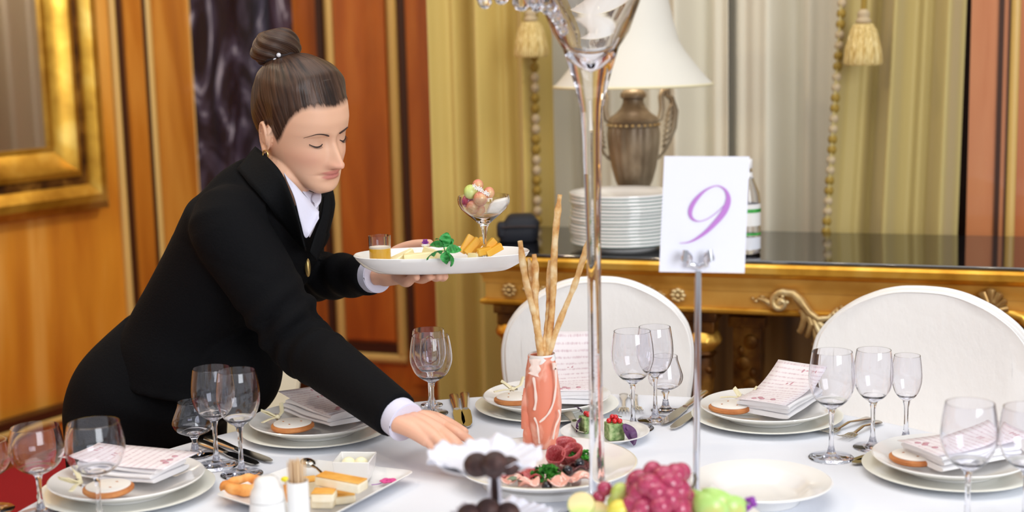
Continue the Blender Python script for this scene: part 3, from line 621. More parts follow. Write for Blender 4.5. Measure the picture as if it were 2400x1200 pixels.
SET = {}
def setting(key, where, cpx, cookie_px, nshift, menu_lift, mshift=0., nlen=.155, nrot=0., mrot=0.):
    c = on(*cpx); az = math.atan2(c.y - TC.y, c.x - TC.x); SET[key] = (c, az)
    ch = thing('charger_plate', 'wide white charger plate ' + where, 'plate', c, az, 'charger plates')
    MB().lathe([(0, .0015), (.085, .0015), (.087, 0), (.092, 0), (.094, .003), (.120, .006), (.140, .012), (.1415, .0135), (.139, .0142), (.118, .0092), (.095, .0062), (0, .006)], 72).build('dish', 'china_cream', ch)
    c2 = c + Vector((0, 0, .0065))
    dp = thing('dinner_plate', 'smaller white dinner plate on the charger ' + where, 'plate', c2, az, 'dinner plates')
    MB().lathe([(0, .002), (.070, .002), (.072, 0), (.077, 0), (.079, .004), (.102, .012), (.123, .022), (.1255, .0245), (.1235, .0258), (.100, .017), (.08, .0105), (.072, .009), (0, .0085)], 72).build('dish', 'china', dp)
    # folded napkin, long side pointing to the diner
    nz = .0205
    nk = thing('napkin', 'folded white napkin on the plate ' + where, 'napkin', c2 + Vector((math.cos(az) * .012 - math.sin(az) * nshift, math.sin(az) * .012 + math.cos(az) * nshift, nz)), az + nrot, 'folded napkins')
    for k, (dx, dy) in enumerate(((0, 0), (.004, .002), (-.003, -.002))):
        prof = []
        hl, hw, hh = nlen / 2, .052, .0042
        ring = []
        for i in range(3):
            pass
        mb = MB()
        def fn(u, v, hl=hl, hw=hw, hh=hh, dx=dx, dy=dy, k=k):
            x = -hl + 2 * hl * u + dx; a = 2 * PI * v
            cy = math.copysign(min(1, abs(math.cos(a)) ** .35), math.cos(a)); sz = math.copysign(abs(math.sin(a)) ** .6, math.sin(a))
            return (x, dy + cy * (hw - .001 * math.sin(u * 9)), .0045 + k * .0085 + sz * hh + .0016 * math.sin(u * 5 + cy * 2 + k))
        n1, n2 = 14, 25
        rings = [[fn(i / (n1 - 1), j / (n2 - 1)) for j in range(n2 - 1)] for i in range(n1)]
        mb.loft(rings); mb.build('fold', 'napkin', nk, smooth=50)
    mc = thing('menu_card', 'printed menu sheet on the napkin ' + where, 'menu', nk.location + Vector((0, 0, .0258)), az + mrot, 'menu sheets')
    mb = MB(); nu, nv = 20, 6
    def mf(u, v): x = -.088 + mshift + .200 * u; return (x, -.050 + .10 * v, .0015 + menu_lift * max(0, u - .35) ** 1.7 + .0015 * math.sin(v * 3 + u * 4))
    mb.grid(mf, nu, nv); nf = len(mb.f)
    for (u0, v0) in ((.86, .22), (.86, .30), (.86, .38), (.62, .42), (.62, .50)):
        q = [Vector(mf(u0 + a, v0 + b)) + Vector((0, 0, .0007)) for a, b in ((0, 0), (.055, -.02), (.055, .015), (0, .035))]; mb.add(q, [(0, 1, 2, 3)])
    for (u0, v0) in ((.10, .55), (.14, .62), (.09, .70), (.12, .35)):
        q = [Vector(mf(u0 + .03 * math.cos(a), v0 + .05 * math.sin(a))) + Vector((0, 0, .0007)) for a in [k * PI / 3 for k in range(6)]]; mb.add(q, [tuple(range(6))])
    o = mb.build('sheet', 'menu', mc, smooth=60); o.data.materials.append(M['menu_mark'])
    for p in o.data.polygons: p.material_index = 1 if p.index >= nf else 0
    uv = o.data.uv_layers.new(name='UVMap')
    for lp in o.data.loops:
        i, j = divmod(lp.vertex_index, nv); uv.data[lp.index].uv = (j / (nv - 1), i / (nu - 1))
    sd = o.modifiers.new('s', 'SOLIDIFY'); sd.thickness = .0006
    # gingerbread biscuit with white icing, tied in cellophane with a cream ribbon
    g = on(*cookie_px, z=c2.z + .0165); d = (g - c2); rr = math.hypot(d.x, d.y)
    bz = .0095 + max(0, (rr + .035 - .075)) * .30
    gb = thing('gingerbread', 'iced gingerbread with cream ribbon on the plate ' + where, 'biscuit', Vector((g.x, g.y, c2.z + bz + .002)), az, 'gingerbread favours')
    wob = lambda a, r, z: 1 + .03 * math.cos(3 * a)
    MB().lathe([(0, 0), (.036, 0), (.0395, .003), (.0395, .007), (.036, .0095), (0, .0095)], 40, wob=wob).build('biscuit', 'biscuit', gb)
    MB().lathe([(0, .0094), (.0345, .0094), (.0348, .0108), (.032, .0122), (0, .0125)], 40, wob=wob).build('icing', 'icing', gb)
    MB().tube([(.038, .004, .006), (.052, .006, .010), (.060, .0, .012)], [.005, .0035, .009], 10, flat=.5).build('wrapper', 'glass', gb)
    mb = MB()
    mb.tube([(.050, .004, .012), (.060, .018, .022), (.072, .026, .024), (.062, .010, .014), (.05, .004, .012)], .004, 8, flat=.35)
    mb.tube([(.050, .004, .012), (.046, .022, .012), (.040, .040, .010)], .004, 8, flat=.3); mb.tube([(.050, .004, .012), (.064, -.012, .016), (.078, -.018, .030)], .004, 8, flat=.3); mb.ell((.05, .004, .012), .005, 8, k=6)
    mb.build('ribbon', 'ribbon', gb)
    mb = MB()
    for a in (.7, 2.4, 4.4): mb.ell((.017 * math.cos(a), .017 * math.sin(a), .0122), (.003, .002, .0008), 8, k=4)
    mb.build('icing_dots', 'biscuit', gb)
setting('L', "under the person's outstretched arm", (743, 1016), (685, 1008), -.034, .010, nrot=.10)
setting('M', 'behind the ham-wrapped vase', (1282, 960), (1206, 948), -.046, .16, nrot=0)
setting('R', 'to the right of the number card pole', (1797, 985), (1712, 968), -.020, .07)
setting('NL', 'in the near left corner of the table', (300, 1158), (255, 1166), -.030, .006, mshift=-.012)
setting('NR', 'in the near right corner of the table', (2226, 1108), (2142, 1082), -.010, .02)

def cutlery(kind, a, b, lab, group, z=.75):
    A, B = on(*a, z=z), on(*b, z=z); L = (B - A).length; c = (A + B) / 2; rz = math.atan2(B.y - A.y, B.x - A.x)
    t = thing('table_' + kind, lab, kind, c, rz, group); k = L / 2
    if kind == 'knife':
        MB().tube([(-k, 0, .005), (-k * .9, 0, .006), (-k * .55, 0, .006), (-k * .15, 0, .005), (-k * .02, 0, .005)], [.005, .0095, .009, .0065, .006], 12, flat=.5).build('handle', 'steel_handle', t)
        top = [(-k * .02, .006), (k * .1, .0095), (k * .5, .0115), (k * .8, .011), (k * .95, .007), (k, .0)]; bot = [(k * .9, -.006), (k * .6, -.009), (k * .2, -.009), (-k * .02, -.006)]
        MB().prism(top + bot, .0035, .0055).build('blade', 'steel', t)
    else:
        MB().tube([(-k, 0, .004), (-k * .9, 0, .005), (-k * .6, 0, .006), (-k * .1, 0, .010), (k * .3, 0, .005), (k * .45, 0, .004)], [.005, .0095, .007, .004, .004, .009], 12, flat=.35).build('handle', 'steel_handle', t)
        for y in (-.0095, -.0032, .0032, .0095):
            MB().tube([(k * .42, y * .8, .004), (k * .6, y, .003), (k * .85, y, .006), (k, y, .010)], [.0026, .002, .0018, .001], 8, flat=.6).build('tine', 'steel_handle', t)
G1 = 'knives and forks laid on the cloth'
cutlery('knife', (462, 1040), (604, 1095), 'steel table knife nearer the snifter foot, left of the plate under the arm', G1); cutlery('knife', (482, 1031), (636, 1088), 'steel table knife next to the charger under the arm', G1)
cutlery('knife', (1063, 930), (1079, 1003), 'steel table knife on the left of a pair beside the plate behind the ham-wrapped vase', G1); cutlery('knife', (1089, 926), (1094, 1006), 'steel table knife right of a pair, touching the charger behind the ham-wrapped vase', G1)
cutlery('fork', (1462, 928), (1462, 976), 'steel fork beside the plate behind the ham-wrapped vase, nearer the vase', G1); cutlery('fork', (1484, 930), (1496, 972), 'steel fork half behind the wine glass right of the vase', G1)
cutlery('knife', (1655, 922), (1550, 1000), 'steel table knife left of the number card pole, the outer of the pair', G1); cutlery('knife', (1676, 936), (1572, 1010), 'steel table knife under the number card pole, nearer its charger', G1)
cutlery('fork', (2040, 985), (1926, 1022), 'steel fork right of the plate by the number card pole, closest to that plate', G1); cutlery('fork', (2062, 993), (1972, 1034), 'steel fork behind the middle glass of the right trio', G1)
cutlery('knife', (2140, 1048), (2000, 1084), 'steel table knife by the near right charger, far one of the pair', G1); cutlery('knife', (2130, 1060), (1996, 1091), 'steel table knife by the near right charger, the near one of the pair', G1)

# ------------------------------------------------------------------ glasses
def wineglass(bx, by, rimy, hw, kind, lab):
    b = on(bx, by); H = at(bx, rimy, b.y).z - TZ; sc_ = (at(bx, (by + rimy) / 2, b.y) - EYE).dot(FW) / FPX; R = hw * sc_
    t = thing('wine_glass' if kind == 'wine' else 'brandy_glass', lab, 'glass', b, 0, 'stemmed glasses')
    if kind == 'wine': sh = [(.0, 0), (.22, .015), (.5, .08), (.78, .2), (.95, .37), (1, .5), (.985, .66), (.93, .84), (.86, 1)]; hb = H * .53; fr = R * .98
    else: sh = [(.0, 0), (.16, .03), (.5, .10), (.86, .22), (1, .38), (.98, .5), (.85, .70), (.73, .88), (.70, 1)]; hb = H * .66; fr = R * .85
    z0 = H - hb; w_ = .0011; sp_ = catmull([(r * R, z0 + z * hb) for r, z in sh], 4)
    ou = [(max(r, 0), z) for r, z in sp_]; inn = [(max(r - w_, 0), z + (.006 if r < R * .3 else .0025 if r < R * .6 else 0)) for r, z in sp_[::-1] if r > R * .12]
    MB().lathe([(0, z0)] + ou[1:] + inn + [(0, inn[-1][1] - .0005)], 48).build('bowl', 'glass', t, smooth=60)
    sr = .0042 if kind == 'wine' else .005
    MB().lathe([(0, .0045), (.012, .0046), (.0075, .010), (sr * 1.05, .022), (sr * .85, z0 * .55), (sr, z0 * .85), (sr * 1.5, z0 * .97), (R * .24, z0 + .012 * hb), (0, z0 + .001)], 32).build('stem', 'glass', t, smooth=60)
    MB().lathe([(0, 0), (fr * .98, 0), (fr, .0012), (fr * .97, .0022), (fr * .5, .0035), (.013, .0047), (0, .0049)], 48).build('foot', 'glass', t, smooth=60)
for a in ((508, 1092, 862, 51, 'wine', "wine glass left of the plate under the arm, the one touching the brandy glass's rim"), (567, 1112, 868, 51, 'wine', 'wine glass closest to the plate under the arm, overlapping the jacket hem'),
          (458, 1066, 941, 51, 'brandy', 'short round brandy glass in front of the dark trousers'), (235, 1224, 990, 69, 'wine', 'large wine glass in the near left corner, right one of the front row'),
          (97, 1208, 1000, 63, 'wine', 'large wine glass in the near left corner, standing over the red carpet'), (-18, 1196, 1032, 52, 'wine', 'wine glass cut off by the left edge of the photo'),
          (1015, 990, 786, 50, 'wine', "front wine glass of the row above the person's reaching hand"), (1010, 969, 772, 42, 'wine', "second wine glass of the row above the person's reaching hand"), (1012, 950, 795, 27, 'wine', "smallest and rearmost glass of the row above the person's reaching hand"),
          (1484, 1004, 776, 50, 'wine', 'large wine glass right of the vase stem, in front of the covered chair'), (1536, 985, 766, 43, 'wine', 'wine glass between the large glass and the brandy glass right of the vase'), (1560, 962, 834, 41, 'brandy', 'short round brandy glass at the edge of the far covered chair'),
          (1948, 1073, 824, 54, 'wine', 'largest glass of the right trio, left of its row'), (2045, 1049, 820, 46, 'wine', 'middle glass of the right trio in front of the covered chair'), (2123, 1034, 833, 35, 'wine', 'smallest glass of the right trio in front of the covered chair'),
          (2266, 1238, 945, 65, 'wine', 'large wine glass over the near right place setting'), (2402, 1232, 955, 66, 'wine', 'wine glass cut off by the right edge of the photo')):
    wineglass(*a)

# ------------------------------------------------------------------ cold meat platter with ham-wrapped vase
PC = on(1281, 1094, z=.775); PC.z = TZ
pl = thing('meat_platter', 'round white footed platter of cold meats in the middle of the table', 'platter', PC)
MB().lathe([(0, .003), (.098, .003), (.102, 0), (.108, 0), (.108, .010), (.100, .013), (.118, .018), (.146, .030), (.150, .0335), (.1475, .035), (.120, .026), (.108, .0215), (0, .0205)], 80).build('dish', 'china', pl)
MB().lathe([(.1375, .0316), (.1474, .0349), (.1480, .0352), (.1470, .0354)], 80).build('rim_band', 'ribbon', pl, label='beige rim band')
zp = TZ + .0215
Hb = on(1274, 1046, z=zp); sH = (Hb - EYE).dot(FW) / FPX
hv = thing('ham_wrapped_vase', 'glass vase wrapped in salmon pink cured ham and holding breadsticks', 'vase', Hb)
zh = lambda py: at(1274, py, Hb.y).z - Hb.z
cxr = lambda z: .0
MB().lathe([(0, .001), (30 * sH, .001), (36 * sH, zh(1015)), (40 * sH, zh(985)), (42.5 * sH, zh(945)), (41 * sH, zh(905)), (36 * sH, zh(865)), (31 * sH, zh(838)), (31.5 * sH, zh(832)), (28 * sH, zh(833)), (27 * sH, zh(850)), (33 * sH, zh(905)), (30 * sH, zh(985)), (0, zh(1030))], 72, T(0, 0, 0), wob=lambda a, r, z: 1 + .035 * math.sin(a * 3 + z * 30) + .02 * math.sin(a * 7 - z * 60)).build('ham_slice', 'ham', hv)
MB().lathe([(31.6 * sH, zh(850)), (32.2 * sH, zh(838)), (30.6 * sH, zh(828)), (29.6 * sH, zh(830)), (29 * sH, zh(850))], 48).build('vase_rim', 'china', hv, label='pale glass rim')
mb = MB()
for k, (dx, dz, r) in enumerate(((-38, 930, .010), (-40, 960, .009), (-36, 1000, .010))):
    rx = Vector((RT.x, RT.y, 0)) * dx * sH; mb.tube([(rx.x, rx.y - .01, zh(dz + 40)), (rx.x * 1.04, rx.y - .014, zh(dz + 10)), (rx.x * 1.08, rx.y - .010, zh(dz - 25))], [r, r * .8, r * .2], 8, flat=.4)
mb.build('ham_fold', 'ham', hv)
HB_ = BVHTree.FromObject(hv.children[0], bpy.context.evaluated_depsgraph_get())
def on_ham(px, py):
    d = ray(px, py).normalized(); h = HB_.ray_cast(EYE - Hb, d); return (h[0] + h[1] * .0004) if h[0] is not None else at(px, py, Hb.y - .03) - Hb
for nm, pts, wd in (('fat_streak', ((1302, 862), (1303, 900), (1298, 940), (1288, 965), (1276, 980), (1264, 990)), 2.4), ('fat_streak', ((1252, 978), (1259, 995), (1262, 1018), (1264, 1040)), 2.2), ('fat_streak', ((1250, 884), (1254, 910), (1256, 940), (1252, 962)), 3.0), ('fat_streak', ((1309, 960), (1312, 975), (1302, 1000), (1296, 1030)), 2.2),
                    ('fat_patch', ((1254, 842), (1254, 856), (1253, 870), (1250, 880)), 12.), ('fat_streak', ((1300, 850), (1299, 858), (1302, 866)), 5.)):
    sp = catmull(pts, 8); mb = MB(); vs = []
    for i, (x, y) in enumerate(sp):
        x0, y0 = sp[max(i - 1, 0)]; x1, y1 = sp[min(i + 1, len(sp) - 1)]; dx, dy = x1 - x0, y1 - y0; L_ = math.hypot(dx, dy) or 1; w_ = wd * (1 + .18 * math.sin(i * .6)) * (.35 if i in (0, len(sp) - 1) else 1)
        for k in (-1, -.3, .3, 1): vs.append(on_ham(x - k * dy / L_ * w_, y + k * dx / L_ * w_))
    mb.add(vs, [(4 * i + j, 4 * i + j + 1, 4 * i + j + 5, 4 * i + j + 4) for i in range(len(sp) - 1) for j in range(3)]); o = mb.build(nm, M['fat'], hv, smooth=80, label='white fat in the ham'); s = o.modifiers.new('s', 'SOLIDIFY'); s.thickness = .0006; s.offset = 1
def stick(top, bot, dY, lab, r=.0048):
    a, b = at(*bot, Hb.y), at(*top, Hb.y + dY); b0 = b; n = 26; rnd = random.Random(int(top[0]))
    e = a - (b - a).normalized() * .05; pts = []; rad = []
    for i in range(n):
        f = i / (n - 1); q = e.lerp(b, f); q += Vector((math.sin(f * 9 + top[0]) * .0018, 0, 0)); pts.append(q); rad.append(r * (1 + rnd.uniform(-.16, .16)) * (1 if i < n - 2 else .7))
    t = thing('breadstick', lab, 'breadstick', e, 0, 'breadsticks in the ham-wrapped vase')
    mb = MB(); mb.tube(pts, rad, 10); mb.build('stick', 'grissini', t, smooth=60, off=e)
stick((1311, 456), (1284, 832), .02, 'tallest breadstick, standing upright in the ham-wrapped vase', .0056); stick((1217, 565), (1268, 830), -.01, 'breadstick leaning furthest to the left', .0058)
stick((1250, 596), (1264, 832), .01, 'breadstick next to the leftmost one, its tip below the oval plate', .0060); stick((1384, 556), (1292, 815), -.005, 'breadstick leaning furthest right, towards the vase stem', .0052)
stick((1291, 610), (1276, 830), .03, 'browner breadstick behind the tallest one', .0046); stick((1238, 604), (1270, 835), .025, 'breadstick mostly hidden between the two left ones', .0046)

def fold_slice(px, py, r, mat, name, lab, rz, tilt=.3, group='slices of cold meat', waves=3, dz=.004):
    c = on(px, py, z=zp + dz); t = thing(name, lab, 'meat', c, rz, group); mb = MB()
    def fn(u, v):
        a = u * 2 * PI; q = r * (.05 + .95 * v); x, y = q * math.cos(a), q * .75 * math.sin(a)
        return (x, y, .006 + q * tilt * (.5 + .5 * math.sin(x / r * 2.6 * waves * .6)) + .004 * math.sin(a * waves) * v)
    mb.grid(fn, 28, 7, wrap=True); o = mb.build('slice', mat, t, smooth=70); s = o.modifiers.new('s', 'SOLIDIFY'); s.thickness = .0018
for a in ((1195, 1122, .022, 'salami', 'salami_slice', 'dark red salami slice at the left of the platter', .2), (1232, 1116, .024, 'salami', 'salami_slice', 'red salami slice just left of the front parsley', 1.1), (1250, 1126, .021, 'salami', 'salami_slice', 'red salami slice under the front parsley', 2.1),
          (1200, 1136, .022, 'pink_ham', 'ham_slice', 'pale pink ham slice at the front left rim of the platter', .6), (1240, 1143, .023, 'pink_ham', 'ham_slice', 'pink ham slice at the front rim left of the olive', 1.6), (1312, 1142, .024, 'pink_ham', 'ham_slice', 'pink ham slice at the front rim right of the olive', .9), (1352, 1132, .026, 'pink_ham', 'ham_slice', 'pink ham slice nearest the vase stem', .3),
          (1340, 1110, .028, 'dark_meat', 'cured_meat_slice', 'dark brown cured meat slice behind the pink ham', .4), (1366, 1100, .028, 'dark_meat', 'cured_meat_slice', 'dark brown cured meat slice beside the vase stem', 1.3), (1170, 1112, .018, 'salami', 'salami_slice', 'red salami slice behind the truffle stand stem', 2.4)):
    fold_slice(*a)
def roll(px, py, r, h, lab, rz, tilt):
    c = on(px, py, z=zp + .002); t = thing('salami_roll', lab, 'meat', c, rz, 'rolled red salami'); mb = MB()
    def fn(u, v): a = u * 2 * PI * 1.35; q = r * (.45 + .55 * v) * (1 - .12 * u) * (1 + .06 * math.sin(a * 4) * v); return (q * math.cos(a), q * math.sin(a), h * v * (1 + .12 * math.sin(a * 1.3)))
    mb.grid(fn, 40, 7, m=Matrix.Rotation(tilt, 4, 'X')); o = mb.build('rolled_slice', 'salami', t, smooth=70); s = o.modifiers.new('s', 'SOLIDIFY'); s.thickness = .0016
roll(1298, 1092, .018, .030, 'red salami roll open towards the camera, left of three', .2, .6); roll(1322, 1084, .019, .036, 'red salami roll, middle and tallest of three', .5, .25); roll(1346, 1092, .018, .034, 'red salami roll, right of three beside the rear parsley', -.3, .45)
def parsley(px, py, r, lab, seed, dz=.006):
    c = on(px, py, z=zp + dz); t = thing('parsley', lab, 'herb', c, 0, 'parsley on the platter'); rnd = random.Random(seed); mb = MB()
    for k in range(230):
        a, e, q = rnd.uniform(0, 6.28), rnd.uniform(-.1, 1.4), r * rnd.uniform(.45, 1)
        p = Vector((q * math.cos(a) * math.cos(e), q * .8 * math.sin(a) * math.cos(e), q * .75 * math.sin(e))); m = T(*p) @ Matrix.Rotation(rnd.uniform(0, 6), 4, Vector((rnd.uniform(-1, 1), rnd.uniform(-1, 1), rnd.uniform(-1, 1))))
        s = r * .16; mb.add([(0, -s, 0), (s * .7, -s * .1, s * .2), (s * .4, s, 0), (0, s * .5, s * .15), (-s * .4, s, 0), (-s * .7, -s * .1, s * .2)], [(0, 1, 2, 3), (0, 3, 4, 5)], m)
    mb.build('leaves', 'parsley', t, smooth=0); MB().tube([(0, 0, 0), (.003, -.002, r * .5)], .002, 6).build('stalk', 'parsley', t)
parsley(1282, 1122, .030, 'bright green parsley sprig at the front of the meat platter', 4); parsley(1362, 1078, .023, 'green parsley sprig at the back of the platter beside the vase stem', 9, .012)
def ball(name, px, py, r, mat, lab, cat, group, z=None, dz=.0, sq=1.):
    c = on(px, py, z=(z if z is not None else zp) + r + dz); o = MB().ell((0, 0, 0), (r, r, r * sq), 20, k=14).build(name, mat, None, smooth=80); o.location = c; return tag(o, lab, cat, group)
ball('olive', 1282, 1140, .0085, 'olive', 'black olive at the front rim of the platter', 'olive', 'black olives'); ball('olive', 1330, 1102, .0085, 'olive', 'black olive at the right of the front parsley', 'olive', 'black olives', dz=.010); ball('olive', 1358, 1086, .0085, 'olive', 'black olive below the rear parsley', 'olive', 'black olives', dz=.012)
def leaf_mb(mb, L, Wd, m, curl=.3, serr=0):
    def fn(u, v):
        wv = Wd * math.sin(PI * min(1, u * .92 + .04)) ** .8 * (1 + serr * math.sin(u * 40)); y = (v - .5) * 2
        return (L * u, y * wv, -curl * L * u * u + abs(y) * wv * .35 + .003 * math.sin(u * 18) * (1 - abs(y)))
    mb.grid(fn, 14, 7, m)
c = on(1213, 1128, z=zp + .014); t = thing('bay_leaf', 'grey green leaf lying on the salami at the left of the platter', 'leaf', c, .3); mb = MB(); leaf_mb(mb, .034, .010, T(-.017, 0, .004)); mb.build('leaf', 'sage', t, smooth=80)

# ------------------------------------------------------------------ small plate with herb terrine
TPc = on(1418, 1026); tpl = thing('side_plate', 'small round white side plate holding green terrine', 'plate', TPc)
MB().lathe([(0, .0015), (.045, .0015), (.047, 0), (.05, 0), (.052, .003), (.066, .008), (.080, .013), (.0815, .0145), (.079, .0152), (.062, .010), (.05, .0065), (0, .006)], 64).build('dish', 'china', tpl)
zt = TZ + .0065
def terr(px, py, lab, rz, s=.026, hh=.030):
    c = on(px, py, z=zt); t = thing('terrine', lab, 'terrine', c, rz, 'herb terrine portions'); MB().box((0, 0, hh / 2), (s, s, hh)).build('block', 'terrine', t, bevel=.002); return c, hh
c1_, h1_ = terr(1378, 1012, 'small green herb terrine block left of the vase stem', .4); c2_, h2_ = terr(1440, 1028, 'green herb terrine block right of the vase stem', .25, .030, .030)
for base, hh, lab, n in ((c1_, h1_, 'few red currants on the left terrine block', 3), (c2_, h2_, 'cluster of red currants on the right terrine block', 7)):
    t = thing('red_currants', lab, 'berries', base + Vector((0, 0, hh)), 0, 'red currants on the terrine'); rnd = random.Random(n)
    for k in range(n):
        a = k * 2.4; q = .0025 + .0018 * k; MB().ell((q * math.cos(a), q * math.sin(a), .0042 + (.006 if k < 2 and n > 4 else 0)), .0048, 14, k=8).build('currant', 'currant', t, smooth=80)
    MB().tube([(0, 0, .006), (.006, .002, .012), (.014, .0, .010)], .0008, 6).build('stalk', 'stem', t)
def leafthing(name, mat, pos, rot, L, Wd, lab, cat, curl=.4, group=None):
    t = thing(name, lab, cat, pos, 0, group); mb = MB(); leaf_mb(mb, L, Wd, rot.to_matrix().to_4x4(), curl); mb.build('blade', mat, t, smooth=80); MB().tube([(0, 0, 0), rot.to_matrix() @ Vector((L * .5, 0, .001 - curl * L * .25)), rot.to_matrix() @ Vector((L * .9, 0, -curl * L * .8))], .0007, 6).build('midrib', mat, t)
from mathutils import Euler
leafthing('basil_leaf', 'basil', c2_ + Vector((.016, -.012, .030)), Euler((0, .7, -.9)), .042, .014, 'large purple basil leaf hanging off the right terrine block', 'leaf', .2, 'purple basil leaves')
leafthing('basil_leaf', 'basil', c1_ + Vector((-.012, -.006, .028)), Euler((.2, .9, 3.3)), .026, .008, 'dark purple basil leaf drooping down the left terrine block', 'leaf', .3, 'purple basil leaves')
leafthing('basil_leaf', 'basil', c1_ + Vector((-.010, 0, .036)), Euler((.4, -1.1, 2.7)), .016, .006, 'dark purple basil tip sticking up from the left terrine block', 'leaf', .4, 'purple basil leaves')
cutlery('knife', (1325, 968), (1368, 1019), 'small knife with its blade on the side plate of terrine', G1, TZ + .012)

# ------------------------------------------------------------------ soup plate
t = thing('soup_plate', 'empty wide rimmed white soup plate right of the fruit', 'plate', on(1782, 1134, z=.775) - Vector((0, 0, .025)))
MB().lathe([(0, .002), (.055, .002), (.057, 0), (.061, 0), (.064, .006), (.076, .018), (.082, .022), (.108, .0285), (.1115, .031), (.109, .0325), (.081, .0262), (.073, .022), (.06, .010), (.05, .007), (0, .0062)], 80).build('dish', 'china', t)

# ------------------------------------------------------------------ square bread plate
cs = [on(500, 1160, z=.768), on(728, 1078, z=.768), on(976, 1106, z=.768), on(738, 1232, z=.768)]; bc = sum(cs, Vector()) / 4
bp_ = thing('bread_plate', 'rectangular white plate with bread and butter', 'plate', Vector((bc.x, bc.y, TZ))); mb = MB(); rings = []
for s, z in ((.70, 0), (.74, .0), (.86, .008), (.985, .018), (1, .0195), (.985, .0205), (.86, .0125), (.78, .0075)):
    q = [(c - bc) * s for c in cs]; ring = []
    for i in range(4):
        a, b, d = q[i - 1], q[i], q[(i + 1) % 4]; r = .08
        for k in range(6):
            f = k / 5; p0, p2 = b.lerp(a, r), b.lerp(d, r); ring.append(((1 - f) ** 2 * p0.x + 2 * f * (1 - f) * b.x + f * f * p2.x, (1 - f) ** 2 * p0.y + 2 * f * (1 - f) * b.y + f * f * p2.y, z))
    rings.append(ring)
mb.loft(rings); mb.build('dish', 'china', bp_, smooth=50)
zbp = TZ + .0085
def pc(px, py, dz=0): return on(px, py, z=zbp + dz)
def toast(px, py, d, rz, lab, tilt=0., dz=0.):
    c = pc(px, py, dz); t = thing('bread_piece', lab, 'bread', c, rz, 'bread pieces on the rectangular plate'); x, y, z = d; m = Matrix.Rotation(tilt, 4, 'Y')
    mb = MB(); mb.box((0, 0, z / 2), d, m); mb.build('crumb', 'toast', t, bevel=.003)
    MB().box((0, 0, z + .0006), (x * .96, y * .96, .002), m).build('crust', 'crust', t, bevel=.0008)
toast(760, 1186, (.036, .032, .016), -.15, 'square white bread piece at the front of the rectangular plate, bottom one'); toast(760, 1172, (.036, .030, .014), -.1, 'square toasted bread piece lying on another in front of the long slice', dz=.0175)
toast(806, 1176, (.034, .032, .014), .25, 'toasted bread piece right of the square pair'); toast(800, 1143, (.080, .030, .016), -.42, 'long toasted bread slice lying across the others below the butter dish', .06, .030)
toast(728, 1160, (.024, .03, .026), .4, 'orange crusted bread piece behind the toothpick holder')
c = pc(570, 1152); t = thing('ring_biscuit', 'orange ring shaped biscuit at the left of the rectangular plate', 'biscuit', c, .3)
MB().tube([((.026 + .0015 * math.sin(5 * a)) * math.cos(a), .026 * math.sin(a), .010 + .002 * math.sin(2 * a)) for a in [k * 2 * PI / 40 for k in range(41)]], [.0098 + .001 * math.sin(k * 1.1) for k in range(41)], 12).build('ring', 'orange_biscuit', t, smooth=80)
c = pc(833, 1120); t = thing('butter_dish', 'small square white butter dish on the rectangular plate', 'dish', c, -.12); mb = MB()
a_, b_ = .026, .031
mb.loft([[(sx * k, sy * k, z) for sx, sy in ((-1, -1), (1, -1), (1, 1), (-1, 1))] for k, z in ((a_, 0), (b_, .036), (b_ - .0025, .036), (a_ - .002, .008))]); mb.build('dish', 'china', t, bevel=.0012, smooth=30)
for dx, lab in ((-.011, 'left butter ball in the small square dish'), (.010, 'right butter ball in the small square dish')):
    o = MB().ell((0, 0, 0), (.0118, .0118, .0115), 16).build('butter_ball', 'butter', None, smooth=80); o.location = c + Vector((dx, .002 if dx > 0 else .004, .0235)); tag(o, lab, 'butter', 'butter balls')
sp0, sp1 = pc(722, 1090, .02), pc(775, 1128, .018); t = thing('teaspoon', 'steel teaspoon behind the toothpick holder', 'spoon', sp0, math.atan2((sp1 - sp0).y, (sp1 - sp0).x))
MB().ell((0, 0, .004), (.020, .012, .007), 20, k=8).build('spoon_bowl', 'steel', t); MB().tube([(.016, 0, .003), (.04, 0, .005), (.075, 0, .0), (.10, 0, -.003)], [.003, .002, .0025, .003], 8).build('handle', 'steel', t)
c = pc(910, 1130, .004); t = thing('flower', 'small pink flower on the right of the rectangular plate', 'flower', c); mb = MB()
for k in range(9): a = k * .7; mb.ell((.009 * math.cos(a), .007 * math.sin(a), .002 + .001 * (k % 2)), (.006, .0045, .002), 8, k=5)
mb.build('petals', 'petal_p', t); MB().tube([(-.006, -.002, .001), (-.016, -.006, -.001), (-.026, -.012, 0)], .0007, 6).build('stalk', 'petal_v', t)
SYs = 1.96
q = at(631, 1250, SYs); q.z = TZ; sS = (at(631, 1180, SYs) - EYE).dot(FW) / FPX; zs = lambda py: at(631, py, SYs).z - TZ
t = thing('salt_shaker', 'white ceramic salt shaker in front of the rectangular plate', 'shaker', q)
MB().lathe([(0, 0), (40 * sS, 0), (44 * sS, .004), (45 * sS, zs(1230)), (41 * sS, zs(1172)), (0, zs(1171))], 40).build('body', 'china', t)
MB().lathe([(40 * sS, zs(1171)), (40 * sS, zs(1160)), (37 * sS, zs(1148)), (32 * sS, zs(1142)), (30 * sS, zs(1134)), (28 * sS, zs(1124)), (20 * sS, zs(1117)), (8 * sS, zs(1114)), (0, zs(1114))], 40).build('cap', 'china', t)
q = at(703, 1250, SYs); q.z = TZ; t = thing('toothpick_holder', 'white cylindrical holder full of toothpicks beside the salt shaker', 'holder', q)
MB().lathe([(0, 0), (25 * sS, 0), (26 * sS, .003), (25.5 * sS, zs(1128)), (23.5 * sS, zs(1128)), (23 * sS, .01), (0, .01)], 36).build('cup', 'china', t)
rnd = random.Random(5); tp_ = None
